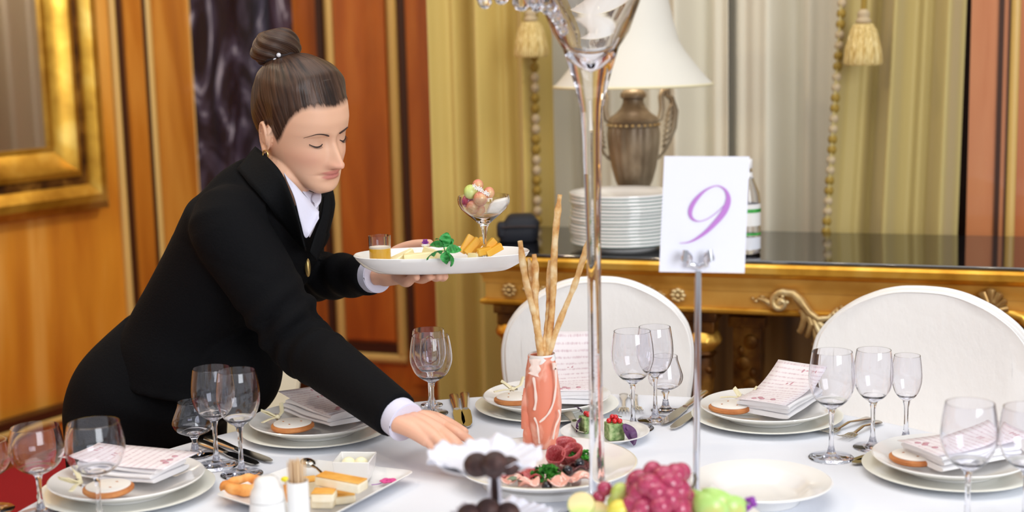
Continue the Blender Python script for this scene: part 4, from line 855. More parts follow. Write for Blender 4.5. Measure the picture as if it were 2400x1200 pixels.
for k in range(26):
    a, r = k * 2.4, 22 * sS * math.sqrt((k + .5) / 26)
    mb = MB(); mb.tube([(r * .6 * math.cos(a), r * .6 * math.sin(a), .012), (r * math.cos(a), r * math.sin(a), zs(1085 - rnd.uniform(-4, 6))), (r * 1.02 * math.cos(a), r * 1.02 * math.sin(a), zs(1079))], [.0009, .0009, .0002], 6)
    o = mb.build('toothpick', 'wood_pick', None, smooth=60); o.location = q; tag(o, 'wooden toothpick standing in the white holder', 'toothpick', 'toothpicks in the holder')
a, b = at(668, 1123, 2.06), at(676, 1176, 2.06); t = thing('skewer', 'party pick with a yellow bead between shaker and toothpicks', 'pick', b)
MB().tube([b - b, a - b], .0012, 6).build('shaft', 'wood_pick', t); MB().ell(a - b, (.0065, .0055, .004), 12, k=6).build('bead', 'yellow', t, label='yellow bead'); MB().tube([(b - b) * 1, (a - b) * .75], [.003, .0045], 8).build('snack', 'orange_biscuit', t, label='orange snack on the pick')

# ------------------------------------------------------------------ truffle stand
KY = 1.80; K0 = at(1160, 1382, KY); K0.z = TZ; sK = (at(1140, 1090, KY) - EYE).dot(FW) / FPX
zk1 = at(1137, 1092, KY).z - TZ; zk2 = at(1165, 1224, KY).z - TZ
off1 = at(1137, 1092, KY) - K0; off1.z = 0; off2 = at(1176, 1224, KY) - K0; off2.z = 0; offp = Vector((.0, 0, 0))
ks = thing('truffle_stand', 'two tiered white stand with lace doilies and chocolate truffles', 'cake stand', K0)
def tier(o, z, r, nm): MB().lathe([(0, z - .006), (.016, z - .006), (r * .7, z - .002), (r * .98, z + .004), (r, z + .0055), (r * .97, z + .0065), (r * .7, z + .002), (0, z)], 64, T(o.x, o.y, 0)).build(nm, 'china', ks)
tier(off1, zk1, .062, 'upper_tier'); tier(off2, zk2, .060, 'lower_tier')
mb = MB(); px_ = off2.lerp(off1, .5); mb.lathe([(0, 0), (.05, 0), (.052, .004), (.02, .012), (.009, .025), (.009, zk1 - .012), (.014, zk1 - .004), (0, zk1 - .003)], 32, T(at(1160, 1150, KY).x - K0.x, 0, 0)); mb.build('column', 'chrome', ks)
def doily(o, z, r, lab, lift=.012):
    t = thing('doily', lab, 'doily', K0 + o + Vector((0, 0, z)), 0, 'paper lace doilies'); mb = MB()
    def fn(u, v): a = u * 2 * PI; q = r * v * (1 + .045 * abs(math.sin(a * 8)) * v ** 4); return (q * math.cos(a), q * math.sin(a), .0012 + max(0, v - .55) * lift * 2.2 * (1 + .35 * math.sin(a * 5 + 1) + .25 * math.sin(a * 11)) + .0016 * math.sin(a * 24) * v ** 3)
    mb.grid(fn, 192, 14, wrap=True); ob = mb.build('lace', 'doily', t, smooth=80); s = ob.modifiers.new('s', 'SOLIDIFY'); s.thickness = .0005
doily(off1, zk1 + .003, .0735, 'white paper lace doily on the upper tier of the truffle stand'); doily(off2, zk2 + .003, .066, 'white paper lace doily on the lower tier of the truffle stand', .006)
zt1 = K0.z + zk1 + .0055; zt2 = K0.z + zk2 + .0055
for px, py, r, lab, z, dz in ((1118, 1090, .0175, 'left chocolate truffle on the upper tier', zt1, 0), (1160, 1084, .0160, 'topmost chocolate truffle on the upper tier', zt1, .012), (1194, 1092, .0140, 'right chocolate truffle on the upper tier, half sunk in the doily', zt1, -.006), (1158, 1098, .0140, 'front chocolate truffle on the upper tier', zt1, -.004),
                              (1100, 1208, .0165, 'leftmost chocolate truffle on the lower tier', zt2, 0), (1144, 1196, .0170, 'chocolate truffle on the lower tier just left of the column', zt2, .004), (1190, 1204, .0165, 'chocolate truffle on the lower tier just right of the column', zt2, 0)):
    ball('truffle', px, py, r, 'truffle', lab, 'truffle', 'chocolate truffles', z, dz, .92)

# ------------------------------------------------------------------ fruit dish
FY = 1.82; F0 = at(1560, 1370, FY); F0.z = TZ; zf = at(1560, 1232, FY).z
fd = thing('fruit_stand', 'white footed fruit stand below the grapes', 'fruit stand', F0); hz = zf - TZ
MB().lathe([(0, 0), (.06, 0), (.062, .004), (.02, .012), (.013, .03), (.013, hz - .02), (.02, hz - .012), (.07, hz - .008), (.128, hz + .006), (.131, hz + .009), (.127, hz + .010), (.07, hz - .003), (0, hz - .002)], 64).build('dish', 'china', fd)
gb = thing('grape_bunch', 'bunch of large red grapes heaped on the fruit stand', 'grapes', at(1545, 1150, FY)); gd = None; L0 = gb.location.copy()
for i, (px, py, dY, r) in enumerate(((1530, 1108, 0, 25), (1555, 1117, -.02, 27), (1583, 1112, 0, 27), (1596, 1108, .02, 25), (1498, 1127, 0, 28), (1572, 1136, -.03, 30), (1520, 1140, -.035, 31), (1590, 1150, -.03, 30), (1541, 1156, -.045, 27), (1500, 1156, -.03, 27), (1485, 1182, -.03, 26), (1549, 1186, -.055, 27), (1594, 1190, -.04, 28), (1512, 1190, -.045, 25), (1571, 1170, -.05, 24), (1500, 1214, -.05, 27), (1555, 1222, -.06, 28), (1603, 1216, -.03, 26), (1480, 1150, 0, 24), (1540, 1130, .03, 26), (1570, 1180, .02, 28), (1520, 1180, .02, 28), (1605, 1165, -.01, 26))):
    R_ = r * sK
    if gd is None: o = MB().ell((0, 0, 0), (1, 1, 1), 24, k=16).build('grape', 'grape', gb, smooth=80); gd = o.data
    else: o = bpy.data.objects.new('grape', gd); COL.objects.link(o); o.parent = gb
    o.location = at(px, py, FY + dY) - L0; o.scale = (R_, R_, R_ * 1.14); o.rotation_euler = (i * .7, i * 1.1, 0)
MB().tube([at(1627, 1110, FY) - L0, at(1631, 1122, FY) - L0, at(1625, 1140, FY) - L0, at(1600, 1150, FY) - L0, at(1560, 1160, FY) - L0], [.0015, .002, .002, .002, .002], 8).build('stalk', 'stem', gb)
def fruitball(name, px, py, r, mat, lab, cat, dY=0, grp=None, sq=1.):
    o = MB().ell((0, 0, 0), (r * sK, r * sK, r * sK * sq), 24, k=16).build(name, mat, None, smooth=80); o.location = at(px, py, FY + dY); o.rotation_euler = (.4, .2, 0); tag(o, lab, cat, grp); return o
fruitball('grape', 1417, 1146, 19, 'grape', 'loose red grape beside the vase stem', 'grape', .02, 'loose grapes'); fruitball('grape', 1404, 1166, 17, 'grape', 'loose red grape lowest at the vase stem', 'grape', .02, 'loose grapes')
fruitball('grape', 1453, 1155, 22, 'green_grape', 'pale green grape left of the red bunch', 'grape', 0, 'loose grapes', 1.2); fruitball('grape', 1444, 1178, 22, 'green_grape', 'green grape below the pale green one', 'grape', .01, 'loose grapes', 1.1)
fruitball('pear', 1450, 1200, 28, 'pear', 'small yellow pear at the front left of the red grapes', 'pear', -.03, None, 1.1)
def wedge(px, py, r, rz, tilt, lab, matA='apple', matB='apple_flesh', name='apple_slice', cat='apple', dY=0, ang=1.5):
    t = thing(name, lab, cat, at(px, py, FY + dY), 0, 'cut fruit on the fruit stand'); mb = MB(); m = Matrix.Rotation(tilt, 4, 'Y') @ Matrix.Rotation(rz, 4, 'Z') @ Matrix.Rotation(.95, 4, 'X'); R_ = r * sK
    n = 12; k = 8
    def sk(u, v): th = PI * u; a = -ang / 2 + ang * v; return (R_ * math.sin(th) * math.cos(a) - R_ * .45, R_ * math.sin(th) * math.sin(a), R_ * math.cos(th))
    mb.grid(sk, n, k, m); mb.build('skin', matA, t, smooth=80)
    mb = MB()
    for v in (0, 1):
        c = [sk(i / (n - 1), v) for i in range(n)]; mb.add(c + [(-R_ * .45, 0, 0)], [(i, i + 1, n) for i in range(n - 1)], m)
    mb.build('flesh', matB, t, smooth=0)
wedge(1645, 1176, 46, -1.9, -.25, 'green apple wedge with an orange blush right of the grapes', dY=-.01); wedge(1686, 1182, 50, -1.3, .15, 'plain green apple wedge right of the blushed one', dY=0); wedge(1722, 1194, 46, -.9, .25, 'outermost green apple wedge towards the soup plate', dY=0)
wedge(1668, 1192, 46, -1.6, -.05, 'green apple wedge lowest in the row of wedges', dY=-.05)
def half(px, py, r, tx, ty, lab):
    t = thing('lime_half', lab, 'lime', at(px, py, FY), 0, 'cut limes on the fruit stand'); R_ = r * sK; m = Matrix.Rotation(ty, 4, 'Y') @ Matrix.Rotation(tx, 4, 'X')
    MB().lathe([(0, -R_ * .75), (R_ * .5, -R_ * .66), (R_ * .85, -R_ * .35), (R_, 0), (R_ * .95, R_ * .04)], 36, m).build('rind', 'kiwi', t, smooth=80); MB().lathe([(R_ * .96, R_ * .035), (R_ * .8, R_ * .07), (0, R_ * .08)], 36, m).build('flesh', 'melon', t)
half(1362, 1182, 33, .75, -.15, 'cut green fruit half with cream flesh, left end of the fruit'); half(1404, 1196, 26, .6, .25, 'cut green fruit half between the left one and the yellow pear')
t = thing('flower', 'small violet flower at the right edge of the fruit stand', 'flower', at(1756, 1182, FY)); mb = MB()
for k in range(7): a = k * .9; mb.ell((.006 * math.cos(a), .003 * math.sin(a), .007 * math.sin(a * 1.3)), (.005, .003, .004), 8, k=5)
mb.build('petals', 'petal_v', t)

# ------------------------------------------------------------------ oval plate in the hand and what lies on it
OY = 2.60; OC = at(1035, 592, OY); OR = OC.z; OC.z = OR - .032; sO = (at(1035, 600, OY) - EYE).dot(FW) / FPX
OA = 206 * sO; OB = .076; op = thing('oval_plate', "oval white serving plate held in the person's left hand", 'plate', OC, .02)
mb = MB(); rings = []
for s, z in ((.70, .001), (.72, 0), (.76, 0), (.80, .003), (.90, .012), (.975, .025), (1, .0315), (.992, .0325), (.965, .029), (.86, .017), (.76, .0125), (.4, .012), (.02, .012)):
    rings.append([(math.copysign(abs(math.cos(a)) ** .8, math.cos(a)) * (OA * s - (0 if s > .3 else 0)), math.copysign(abs(math.sin(a)) ** .8, math.sin(a)) * (OB - OA * (1 - s) * .6 if s > .5 else OB * s * .8), z) for a in [2 * PI * j / 80 for j in range(80)]])
mb.loft(rings); mb.build('dish', 'china', op, smooth=60)
zo = OC.z + .0126
def op_pt(px, py, dz=0): q = at(px, 595, OY + .028 - (py - 580) * .0042); q.z = zo + dz; return q
jg = Vector(at(891, 600, 2.575)); jg.z = zo; t = thing('shot_glass', 'small glass of orange juice on the left end of the oval plate', 'glass', jg)
hJ = at(891, 552, 2.575).z - zo; rJ = 26 * sO
MB().lathe([(0, 0), (rJ * .92, 0), (rJ * .94, .001), (rJ, hJ), (rJ - .001, hJ), (rJ * .90, .003), (0, .003)], 36).build('glass_body', 'glass', t)
MB().lathe([(0, .0035), (rJ * .90, .0035), (rJ * .955, hJ * .60), (0, hJ * .60)], 36).build('juice', 'juice', t, label='orange juice'); MB().lathe([(0, hJ * .60), (rJ * .955, hJ * .60), (rJ * .962, hJ * .655), (0, hJ * .66)], 36).build('foam', 'foam', t, label='pale foam')
def cheese(px, py, d, rz, rx, ry, mat, lab, name, dz=0, taper=.35):
    c = op_pt(px, py, dz); t = thing(name, lab, 'cheese', c, 0, 'cheese on the oval plate'); x, y, z = d; m = Matrix.Rotation(rz, 4, 'Z') @ Matrix.Rotation(ry, 4, 'Y') @ Matrix.Rotation(rx, 4, 'X')
    mb = MB(); mb.loft([[(-x / 2, -y / 2, 0), (x / 2, -y / 2 * taper, 0), (x / 2, y / 2 * taper, 0), (-x / 2, y / 2, 0)], [(-x / 2, -y / 2, z), (x / 2, -y / 2 * taper, z), (x / 2, y / 2 * taper, z), (-x / 2, y / 2, z)]], m); mb.build('piece', mat, t, bevel=.0015)
for a in ((945, 590, (.050, .030, .016), .6, 0, -.35, 'cheese_pale', 'pale cheese wedge tilted up next to the juice glass', 'cheese_wedge', .006), (984, 594, (.058, .026, .018), .1, 0, -.05, 'cheese_pale', 'pale yellow cheese wedge lying at the front left of the mint', 'cheese_wedge', .006), (1018, 590, (.054, .026, .018), 2.8, .2, -.3, 'cheese_pale', 'pale cheese wedge behind the mint', 'cheese_wedge', .008), (1040, 584, (.040, .02, .010), .4, .3, -.5, 'cheese_pale', 'small pale cheese wedge standing up behind the mint leaf', 'cheese_wedge', .012),
          (1098, 594, (.034, .022, .012), .3, 0, 0, 'cheese_pale', 'white cheese cube right of the mint', 'cheese_wedge', .0, .9), (1117, 588, (.030, .022, .014), 1., 0, .1, 'cheese_pale', 'white cheese cube in front of the orange sticks', 'cheese_wedge', .004, .9)):
    cheese(*a)
for i, (p0, p1, dY, lab) in enumerate((((1082, 592), (1105, 552), .01, 'orange cheese stick standing highest, leftmost of the bunch'), ((1092, 594), (1122, 560), 0, 'second orange cheese stick from the left'), ((1105, 590), (1133, 560), .02, 'orange cheese stick just left of the coupe stem'), ((1128, 594), (1160, 562), -.01, 'orange cheese stick leaning right behind the coupe stem'), ((1140, 596), (1176, 576), -.015, 'lowest orange cheese stick at the right'), ((1120, 592), (1150, 585), -.02, 'orange cheese stick lying flat under the coupe stem'))):
    a, b = at(*p0, OY + dY), at(*p1, OY + dY + .01); a.z = max(a.z, zo + .004); t = thing('cheese_stick', lab, 'cheese', a, 0, 'orange cheese sticks on the oval plate'); d = (b - a); u = d.normalized(); v_ = u.cross(Vector((0, 1, .2))).normalized(); w_ = u.cross(v_)
    mb = MB(); mb.loft([[u * k + v_ * sv * .0065 + w_ * sw * .0055 for sv, sw in ((-1, -1), (1, -1), (1, 1), (-1, 1))] for k in (0, d.length * .5, d.length)]); mb.build('stick', 'cheese_orange', t, bevel=.0012, smooth=30)
def mint(px, py, dY, lab, leaves):
    c = at(px, py, OY + dY); t = thing('mint_sprig', lab, 'herb', c, 0, 'mint on the oval plate')
    for L, Wd, e in leaves: mb = MB(); leaf_mb(mb, L, Wd, Euler(e).to_matrix().to_4x4(), .25, .05); mb.build('leaf', 'mint', t, smooth=80)
    MB().tube([(0, 0, 0), (.002, -.002, -.008), (.004, -.002, -.016)], .0012, 6).build('stalk', 'mint', t)
mint(1040, 578, -.045, 'upright mint sprig in the middle of the oval plate', ((.026, .011, (1.2, -1.3, .3)), (.024, .010, (.9, -.3, 3.0)), (.022, .010, (.9, -.7, .2)), (.020, .009, (.6, -1.0, 2.6))))
mint(1045, 590, -.085, 'mint sprig hanging over the front rim of the oval plate', ((.036, .011, (.3, .1, 3.2)), (.028, .013, (-.5, .8, -.7)), (.028, .011, (.7, -.25, .15)), (.022, .010, (.2, .9, -1.6))))
c = at(997, 574, OY); t = thing('flower', 'small violet and white flower on the cheese behind the mint', 'flower', c); mb = MB()
for k in range(6): a = k * 1.05; mb.tube([(0, 0, 0), (.005 * math.cos(a), -.003, .006 + .005 * math.sin(a))], [.0012, .0022], 6)
mb.build('petals', 'petal_v', t); MB().lathe([(.0, -.006), (.006, -.004), (.008, .0), (.005, .002), (0, 0)], 20).build('calyx', 'petal_w', t)
# coupe glass with grapes and blue cheese
cg = at(1137, 600, 2.59); cg.z = zo; t = thing('coupe_glass', 'stemmed coupe glass of grapes and blue cheese on the oval plate', 'glass', cg); zc = lambda py: at(1137, py, cg.y).z - zo
out = [(4.6, 572), (5.2, 550), (7.5, 534), (12, 525), (24, 514), (40, 501), (53, 489), (60, 476), (61, 468), (59, 458)]
MB().lathe([(0, 0), (30 * sO, 0), (31 * sO, .001), (28 * sO, .002), (10 * sO, .004), (6 * sO, .008)] + [(r * sO, zc(y)) for r, y in out] + [((r - 1.4) * sO, zc(y)) for r, y in out[::-1][:5]] + [(14 * sO, zc(519)), (0, zc(521))], 48).build('glass_body', 'glass', t, smooth=60)
for px, py, r, dY, mat, lab in ((1120, 434, 13, .0, 'blush_grape', 'red grape at the very top of the coupe glass'), (1103, 450, 16, -.01, 'green_grape', 'pale green grape at the top left of the coupe glass'), (1146, 452, 13, -.005, 'blush_grape', 'pink grape at the top right of the coupe glass'), (1126, 466, 16, -.025, 'blush_grape', 'blush grape in the middle of the coupe glass'), (1096, 472, 14, 0, 'grape', 'dark red grape at the left side of the coupe glass'), (1108, 486, 15, -.015, 'blush_grape', 'blush grape low in the coupe glass'), (1124, 492, 13, -.01, 'blush_grape', 'blush grape at the bottom of the coupe glass'), (1122, 470, 14, .022, 'green_grape', 'green grape at the back of the coupe glass')):
    o = MB().ell((0, 0, 0), (r * sO, r * sO, r * sO * 1.08), 22, k=14).build('grape', mat, None, smooth=80); o.location = at(px, py, cg.y + dY); tag(o, lab, 'grape', 'grapes in the coupe glass')
q = at(1164, 482, cg.y - .005); t2 = thing('blue_cheese', 'wedge of white blue-veined cheese in the coupe glass', 'cheese', q); mb = MB(); mb.loft([[(-.020, -.012, -.012), (.006, -.010, -.014), (.006, .012, -.014), (-.020, .012, -.012)], [(-.012, -.013, .004), (.022, -.012, .006), (.022, .012, .006), (-.012, .012, .004)], [(-.004, -.010, .010), (.022, -.009, .015), (.022, .010, .015), (-.004, .010, .010)]]); mb.build('piece', 'blue_cheese', t2, bevel=.003)
t = thing('flower', 'sprig of tiny white blossoms on the grapes in the coupe glass', 'flower', at(1128, 448, cg.y - .028)); mb = MB(); rnd = random.Random(2)
for k in range(12):
    f = k / 11; c = at(1112 + 32 * f + rnd.uniform(-4, 4), 437 + 20 * f + rnd.uniform(-4, 4), cg.y - .03) - t.location
    for j in range(5): a = j * 1.257; mb.tube([c, c + Vector((.0036 * math.cos(a), -.001, .0036 * math.sin(a)))], [.0006, .0013], 5)
mb.build('petals', 'petal_w', t, smooth=0)

# ------------------------------------------------------------------ the person
from mathutils.bvhtree import BVHTree
HM = np.array([[-.663, .7402, .1123], [-.7401, -.6253, -.2477], [-.1131, -.2473, .9623]]); HT = np.array([-.3885, 2.6962, 1.3163])
HY_ = np.array([-.015, -.006, .006, .018, .032, .046, .058, .068, .09]); HZ_ = np.array([.2, .004, -.014, .000, .028, .050, .062, .066, .066])
HMAT = Matrix(((*HM[0], HT[0]), (*HM[1], HT[1]), (*HM[2], HT[2]), (0, 0, 0, 1)))
zz = np.array([-.112, -.108, -.100, -.088, -.072, -.055, -.032, -.008, .013, .035, .062, .090, .111, .123, .1265])
ff = np.array([.058, .072, .081, .084, .084, .086, .087, .085, .089, .091, .085, .066, .040, .012, -.005])
bb = np.array([.044, .034, .020, .002, -.030, -.068, -.082, -.089, -.094, -.096, -.094, -.084, -.064, -.035, -.015])
ww = np.array([.008, .020, .031, .041, .0505, .0575, .0645, .069, .072, .0735, .0725, .064, .046, .020, .006])
zd = np.linspace(zz[0], zz[-1], 400)
def smo(v):
    y = np.interp(zd, zz, v); k = np.hanning(31); k /= k.sum(); return np.convolve(np.pad(y, 15, mode='edge'), k, 'same')[15:-15]
FD, BDp, WD = smo(ff), smo(bb), smo(ww)
def prof_at(z): return np.interp(z, zd, FD), np.interp(z, zd, BDp), np.interp(z, zd, WD)
def G2(x, z, cx, cz, sx, sz): return np.exp(-((x - cx) / sx) ** 2 / 2 - ((z - cz) / sz) ** 2 / 2)
NZ = np.array([.020, .006, -.004, -.014, -.025, -.036, -.043, -.048, -.0525, -.056, -.060]); NH = np.array([0, .002, .0045, .010, .0165, .0235, .0275, .0265, .015, .0045, 0]); NS = np.array([.008, .0068, .0062, .0062, .0068, .0078, .0086, .0086, .009, .010, .012])
def face_disp(x, z):
    ax = np.abs(x)
    d = np.interp(z, NZ[::-1], NH[::-1]) * np.exp(-(x / np.interp(z, NZ[::-1], NS[::-1])) ** 2 / 2)
    d = d + .0085 * G2(ax, z, .0125, -.0445, .0042, .0048) - .004 * G2(ax, z, .0075, -.0535, .0032, .0025)
    d = d - .0125 * G2(ax, z, .030, .001, .0145, .0095) - .004 * G2(ax, z, .015, .001, .006, .010)
    d = d + .0085 * G2(ax, z, .0325, -.003, .0115, .0075) - .0018 * G2(ax, z, .0325, .0068, .014, .0016) - .0015 * G2(ax, z, .0325, -.0118, .013, .0022)
    d = d + .0035 * G2(ax, z, .030, .0125, .016, .0055) + .003 * G2(ax, z, .043, -.032, .014, .012)
    d = d + .0045 * G2(x, z, 0, -.0610, .0135, .0030) + .0055 * G2(x, z, 0, -.0705, .0115, .0036) - .0034 * G2(x, z, 0, -.0657, .0185, .0012) - .0035 * G2(ax, z, .0245, -.0665, .005, .004)
    d = d - .0015 * G2(x, z, 0, -.0565, .0025, .004) - .0035 * G2(x, z, 0, -.081, .014, .004) + .0042 * G2(x, z, 0, -.097, .012, .009) + .002 * G2(x, z, 0, -.066, .022, .016)
    return d
def skull_pt(a, z, off=0., disp=True):
    f, b, w_ = prof_at(z); c, d = (f + b) / 2, (f - b) / 2; n = 2.25
    ca, sa = math.cos(a), math.sin(a); x = math.copysign(abs(ca) ** (2 / n), ca) * (w_ + off); y = c + math.copysign(abs(sa) ** (2 / n), sa) * (d + off)
    if disp and sa > 0: k = smooth01((sa - .12) / .35); y += float(face_disp(x, z)) * k
    return Vector((x, y, z))
def face_y(x, z):
    f, b, w_ = prof_at(z); c, d = (f + b) / 2, (f - b) / 2; n = 2.25
    return c + d * max(0, 1 - (abs(x) / w_) ** n) ** (1 / n) + float(face_disp(x, z))
def voxel(mb, size, smooth_n=2, fac=.5):
    me = bpy.data.meshes.new('tmp'); me.from_pydata([tuple(q) for q in mb.v], [], mb.f); me.update()
    bm = bmesh.new(); bm.from_mesh(me); bmesh.ops.recalc_face_normals(bm, faces=bm.faces); bm.to_mesh(me); bm.free()
    o = bpy.data.objects.new('tmp', me); COL.objects.link(o)
    r = o.modifiers.new('r', 'REMESH'); r.mode = 'VOXEL'; r.voxel_size = size; r.adaptivity = 0
    if smooth_n: s = o.modifiers.new('s', 'SMOOTH'); s.factor = fac; s.iterations = smooth_n
    dg = bpy.context.evaluated_depsgraph_get(); m2 = bpy.data.meshes.new_from_object(o.evaluated_get(dg)); bpy.data.objects.remove(o); bpy.data.meshes.remove(me); return m2
SIDE = Vector((-.60, -.80, 0)).normalized()                 # towards the person's right
def body_rings(rows, n=40, k=2.3):
    c = [at(*r[0]) for r in rows]; out = []
    for i, r in enumerate(rows):
        t = (c[min(i + 1, len(c) - 1)] - c[max(i - 1, 0)]).normalized(); s = (SIDE - t * SIDE.dot(t)).normalized(); f = t.cross(s)
        ring = []
        for j in range(n):
            a = 2 * PI * j / n; ca, sa = math.cos(a), math.sin(a); dd = r[2] if sa > 0 else r[3]
            ring.append(c[i] + s * (math.copysign(abs(ca) ** (2 / k), ca) * r[1]) + f * (math.copysign(abs(sa) ** (2 / k), sa) * dd))
        out.append(ring)
    return out
def refine(rows, m=4):
    out = []
    R_ = [np.array([*r[0], *r[1:]], float) for r in rows]; R_ = [R_[0]] + R_ + [R_[-1]]
    for i in range(1, len(R_) - 2):
        for k in range(m):
            t = k / m; a, b, c, d = R_[i - 1], R_[i], R_[i + 1], R_[i + 2]
            q = .5 * (2 * b + (c - a) * t + (2 * a - 5 * b + 4 * c - d) * t * t + (3 * b - a - 3 * c + d) * t ** 3); out.append((tuple(q[:3]), *q[3:]))
    q = R_[-1]; out.append((tuple(q[:3]), *q[3:])); return out
def arm(mb, pts, rad, n=18, flat=1.):
    P_ = catmull([tuple(p) + (r,) for p, r in zip(pts, rad)], 6); mb.tube([q[:3] for q in P_], [q[3] for q in P_], n, flat=flat); return mb
# spine: pixel, depth ahead, half width, front, back
TORSO = [((426, 902, 2.82), .160, .150, .166), ((432, 868, 2.82), .160, .145, .152), ((446, 805, 2.81), .152, .125, .112), ((464, 748, 2.80), .140, .112, .096), ((506, 675, 2.785), .144, .118, .094), ((546, 612, 2.77), .150, .126, .098), ((582, 552, 2.755), .158, .122, .098), ((608, 498, 2.74), .158, .096, .092), ((622, 450, 2.725), .120, .070, .080), ((640, 412, 2.71), .072, .055, .062)]
RSH = at(532, 528, 2.625); REL = at(700, 800, 2.60); RWR = on(945, 985, z=.835)
LSH = at(705, 470, 2.87); LEL = at(690, 648, 2.95); LWR = at(880, 646, 2.715)
person = thing('person', 'person in black suit and white shirt leaning over the table, holding an oval plate', 'person', (at(330, 920, 2.83).x, 2.83, 0))
PO = person.location.copy()

# --- body: one continuous skin
mb = MB()
na = 150; lev = np.concatenate([np.linspace(zd[0], -.02, 130), np.linspace(-.019, zd[-1], 90)])
mb.loft([[skull_pt(2 * PI * j / na, z) for j in range(na)] for z in lev], HMAT)
for sx in (1, -1):          # ears
    E = HMAT @ T(sx * .0700, -.020, -.012) @ Matrix.Rotation(sx * -.45, 4, 'Z') @ Matrix.Rotation(-.22, 4, 'X')
    mb.ell((0, 0, 0), (.0055, .0165, .027), 20, E, 14)
    hel = [(sx * .005, .012, -.002), (sx * .007, .014, .012), (sx * .009, .006, .026), (sx * .010, -.008, .028), (sx * .010, -.0175, .016), (sx * .009, -.0185, .0), (sx * .007, -.013, -.016), (sx * .005, -.004, -.026)]
    sp = catmull(hel, 5); mb.tube(sp, .0036, 10, E); mb.ell((sx * .004, -.001, -.0255), (.005, .0085, .0085), 14, E, 10)
    mb.tube(catmull([(sx * .006, -.009, .016), (sx * .007, -.0095, .0), (sx * .006, -.003, -.012)], 5), .003, 8, E); mb.ell((sx * .005, .0105, -.005), (.003, .003, .005), 10, E, 8)
hp_ = lambda x, y, z: HMAT @ Vector((x, y, z))
arm(mb, [hp_(0, -.028, -.02), hp_(0, -.026, -.07), at(672, 415, 2.70), at(640, 440, 2.72), at(612, 480, 2.74)], [.050, .050, .050, .058, .07], 24)
mb.loft(body_rings(refine([(r[0], r[1] * .82, r[2] * .82, r[3] * .82) for r in TORSO])))
for A_, B_, C_ in ((RSH, REL, RWR), (LSH, LEL, LWR)):
    arm(mb, [A_, A_.lerp(B_, .5), B_, B_.lerp(C_, .4), B_.lerp(C_, .85), C_], [.045, .043, .038, .037, .027, .0255])
PEL = at(345, 920, 2.835)
HIPS = []
for sg in (1, -1):
    h = PEL + SIDE * sg * .085; ft = Vector((h.x - .02, h.y, .06)); HIPS.append((h, ft))
    arm(mb, [h, h.lerp(ft, .25), h.lerp(ft, .5) + Vector((.02, -.02, 0)), h.lerp(ft, .72), ft], [.085, .075, .055, .05, .036], 20); mb.ell(ft + Vector((.04, -.03, -.025)), (.04, .04, .03), 14)
# right hand reaching to the platter
def finger(mb, pts, r0, r1, n=12): arm(mb, pts, [r0 + (r1 - r0) * i / (len(pts) - 1) for i in range(len(pts))], n); mb.ell(pts[-1], r1 * 1.0, 10)
k1, k2, k3, k4 = on(1043, 999, z=.822), on(1033, 1010, z=.823), on(1019, 1024, z=.818), on(1003, 1034, z=.811)
W1, W2 = RWR + SIDE * -.018, RWR + SIDE * .018
for kk, f in ((k1, .0), (k2, .33), (k3, .66), (k4, 1.)):
    arm(mb, [W1.lerp(W2, f), W1.lerp(W2, f).lerp(kk, .5) + Vector((0, 0, .004)), kk], [.0165, .0150, .0115], 14)
finger(mb, [k1, on(1070, 1013, z=.818), on(1092, 1026, z=.806), on(1108, 1038, z=.795)], .0105, .0072)
finger(mb, [k2, on(1064, 1034, z=.812), on(1085, 1055, z=.792), on(1092, 1066, z=.778)], .0108, .0074)
finger(mb, [k3, on(1045, 1050, z=.804), on(1066, 1072, z=.785), on(1075, 1080, z=.770)], .0102, .0070)
finger(mb, [k4, on(1022, 1056, z=.796), on(1042, 1074, z=.778), on(1052, 1082, z=.766)], .0092, .0062)
finger(mb, [RWR + SIDE * -.02, on(1012, 978, z=.812), on(1052, 992, z=.800), on(1088, 1012, z=.792)], .0140, .0082)
# left hand under the oval plate, thumb over its far rim
zpb = OC.z - .009
kb = [at(928 + 19 * i, 643 - 3 * i, 2.668 - .010 * i) for i in range(4)]
for i in range(4): arm(mb, [LWR + Vector((0, (1.5 - i) * .008, 0)), LWR.lerp(kb[i], .55) + Vector((0, 0, -.006)), kb[i] + Vector((0, 0, -.004))], [.0170, .0165, .0120], 14)
for i in range(4):
    a = kb[i]; m_ = at(*((951, 661), (985, 653), (1009, 644), (1026, 638))[i], 2.612 - .003 * i); e = at(*((966, 648), (999, 643), (1021, 638), (1036, 636))[i], 2.585); tip = at(*((976, 637), (1008, 636), (1029, 634), (1042, 634))[i], 2.570); e.z = min(e.z, zpb - .003); tip.z = zpb + .001
    finger(mb, [a, m_, e, tip], .0118 - .0006 * i, .0072)
finger(mb, [LWR + Vector((.01, .012, .004)), at(905, 618, 2.728), at(930, 590, 2.732), at(968, 575, 2.718), at(1006, 571, 2.700)], .0165, .0088)
bmesh_ = voxel(mb, .0021, 3, .5)
body = bpy.data.objects.new('body', bmesh_); COL.objects.link(body); body.parent = person; bmesh_.materials.clear(); bmesh_.materials.append(M['skin'])
nv = len(bmesh_.vertices); co = np.empty(nv * 3); bmesh_.vertices.foreach_get('co', co); co = co.reshape(-1, 3)
loc = (co - HT) @ HM                                          # head coordinates
x, y, z = loc.T; fm = (y > .02) & (np.abs(x) < .09) & (z > -.13) & (z < .13) & (y < .14)
def L3(c): return np.array(lin(c)[:3])
tone = np.tile(L3('e6b698'), (nv, 1))
def blend(mask, c):
    m = (mask * fm)[:, None]; tone[:] = tone * (1 - m) + L3(c) * m
ax = np.abs(x)
blend(.35 * G2(ax, z, .045, -.035, .016, .014), 'dc8f7c'); blend(.45 * G2(x, z, 0, -.046, .014, .008), 'd88a78')
blend(.45 * G2(ax, z, .032, .001, .014, .007), 'b98a72')
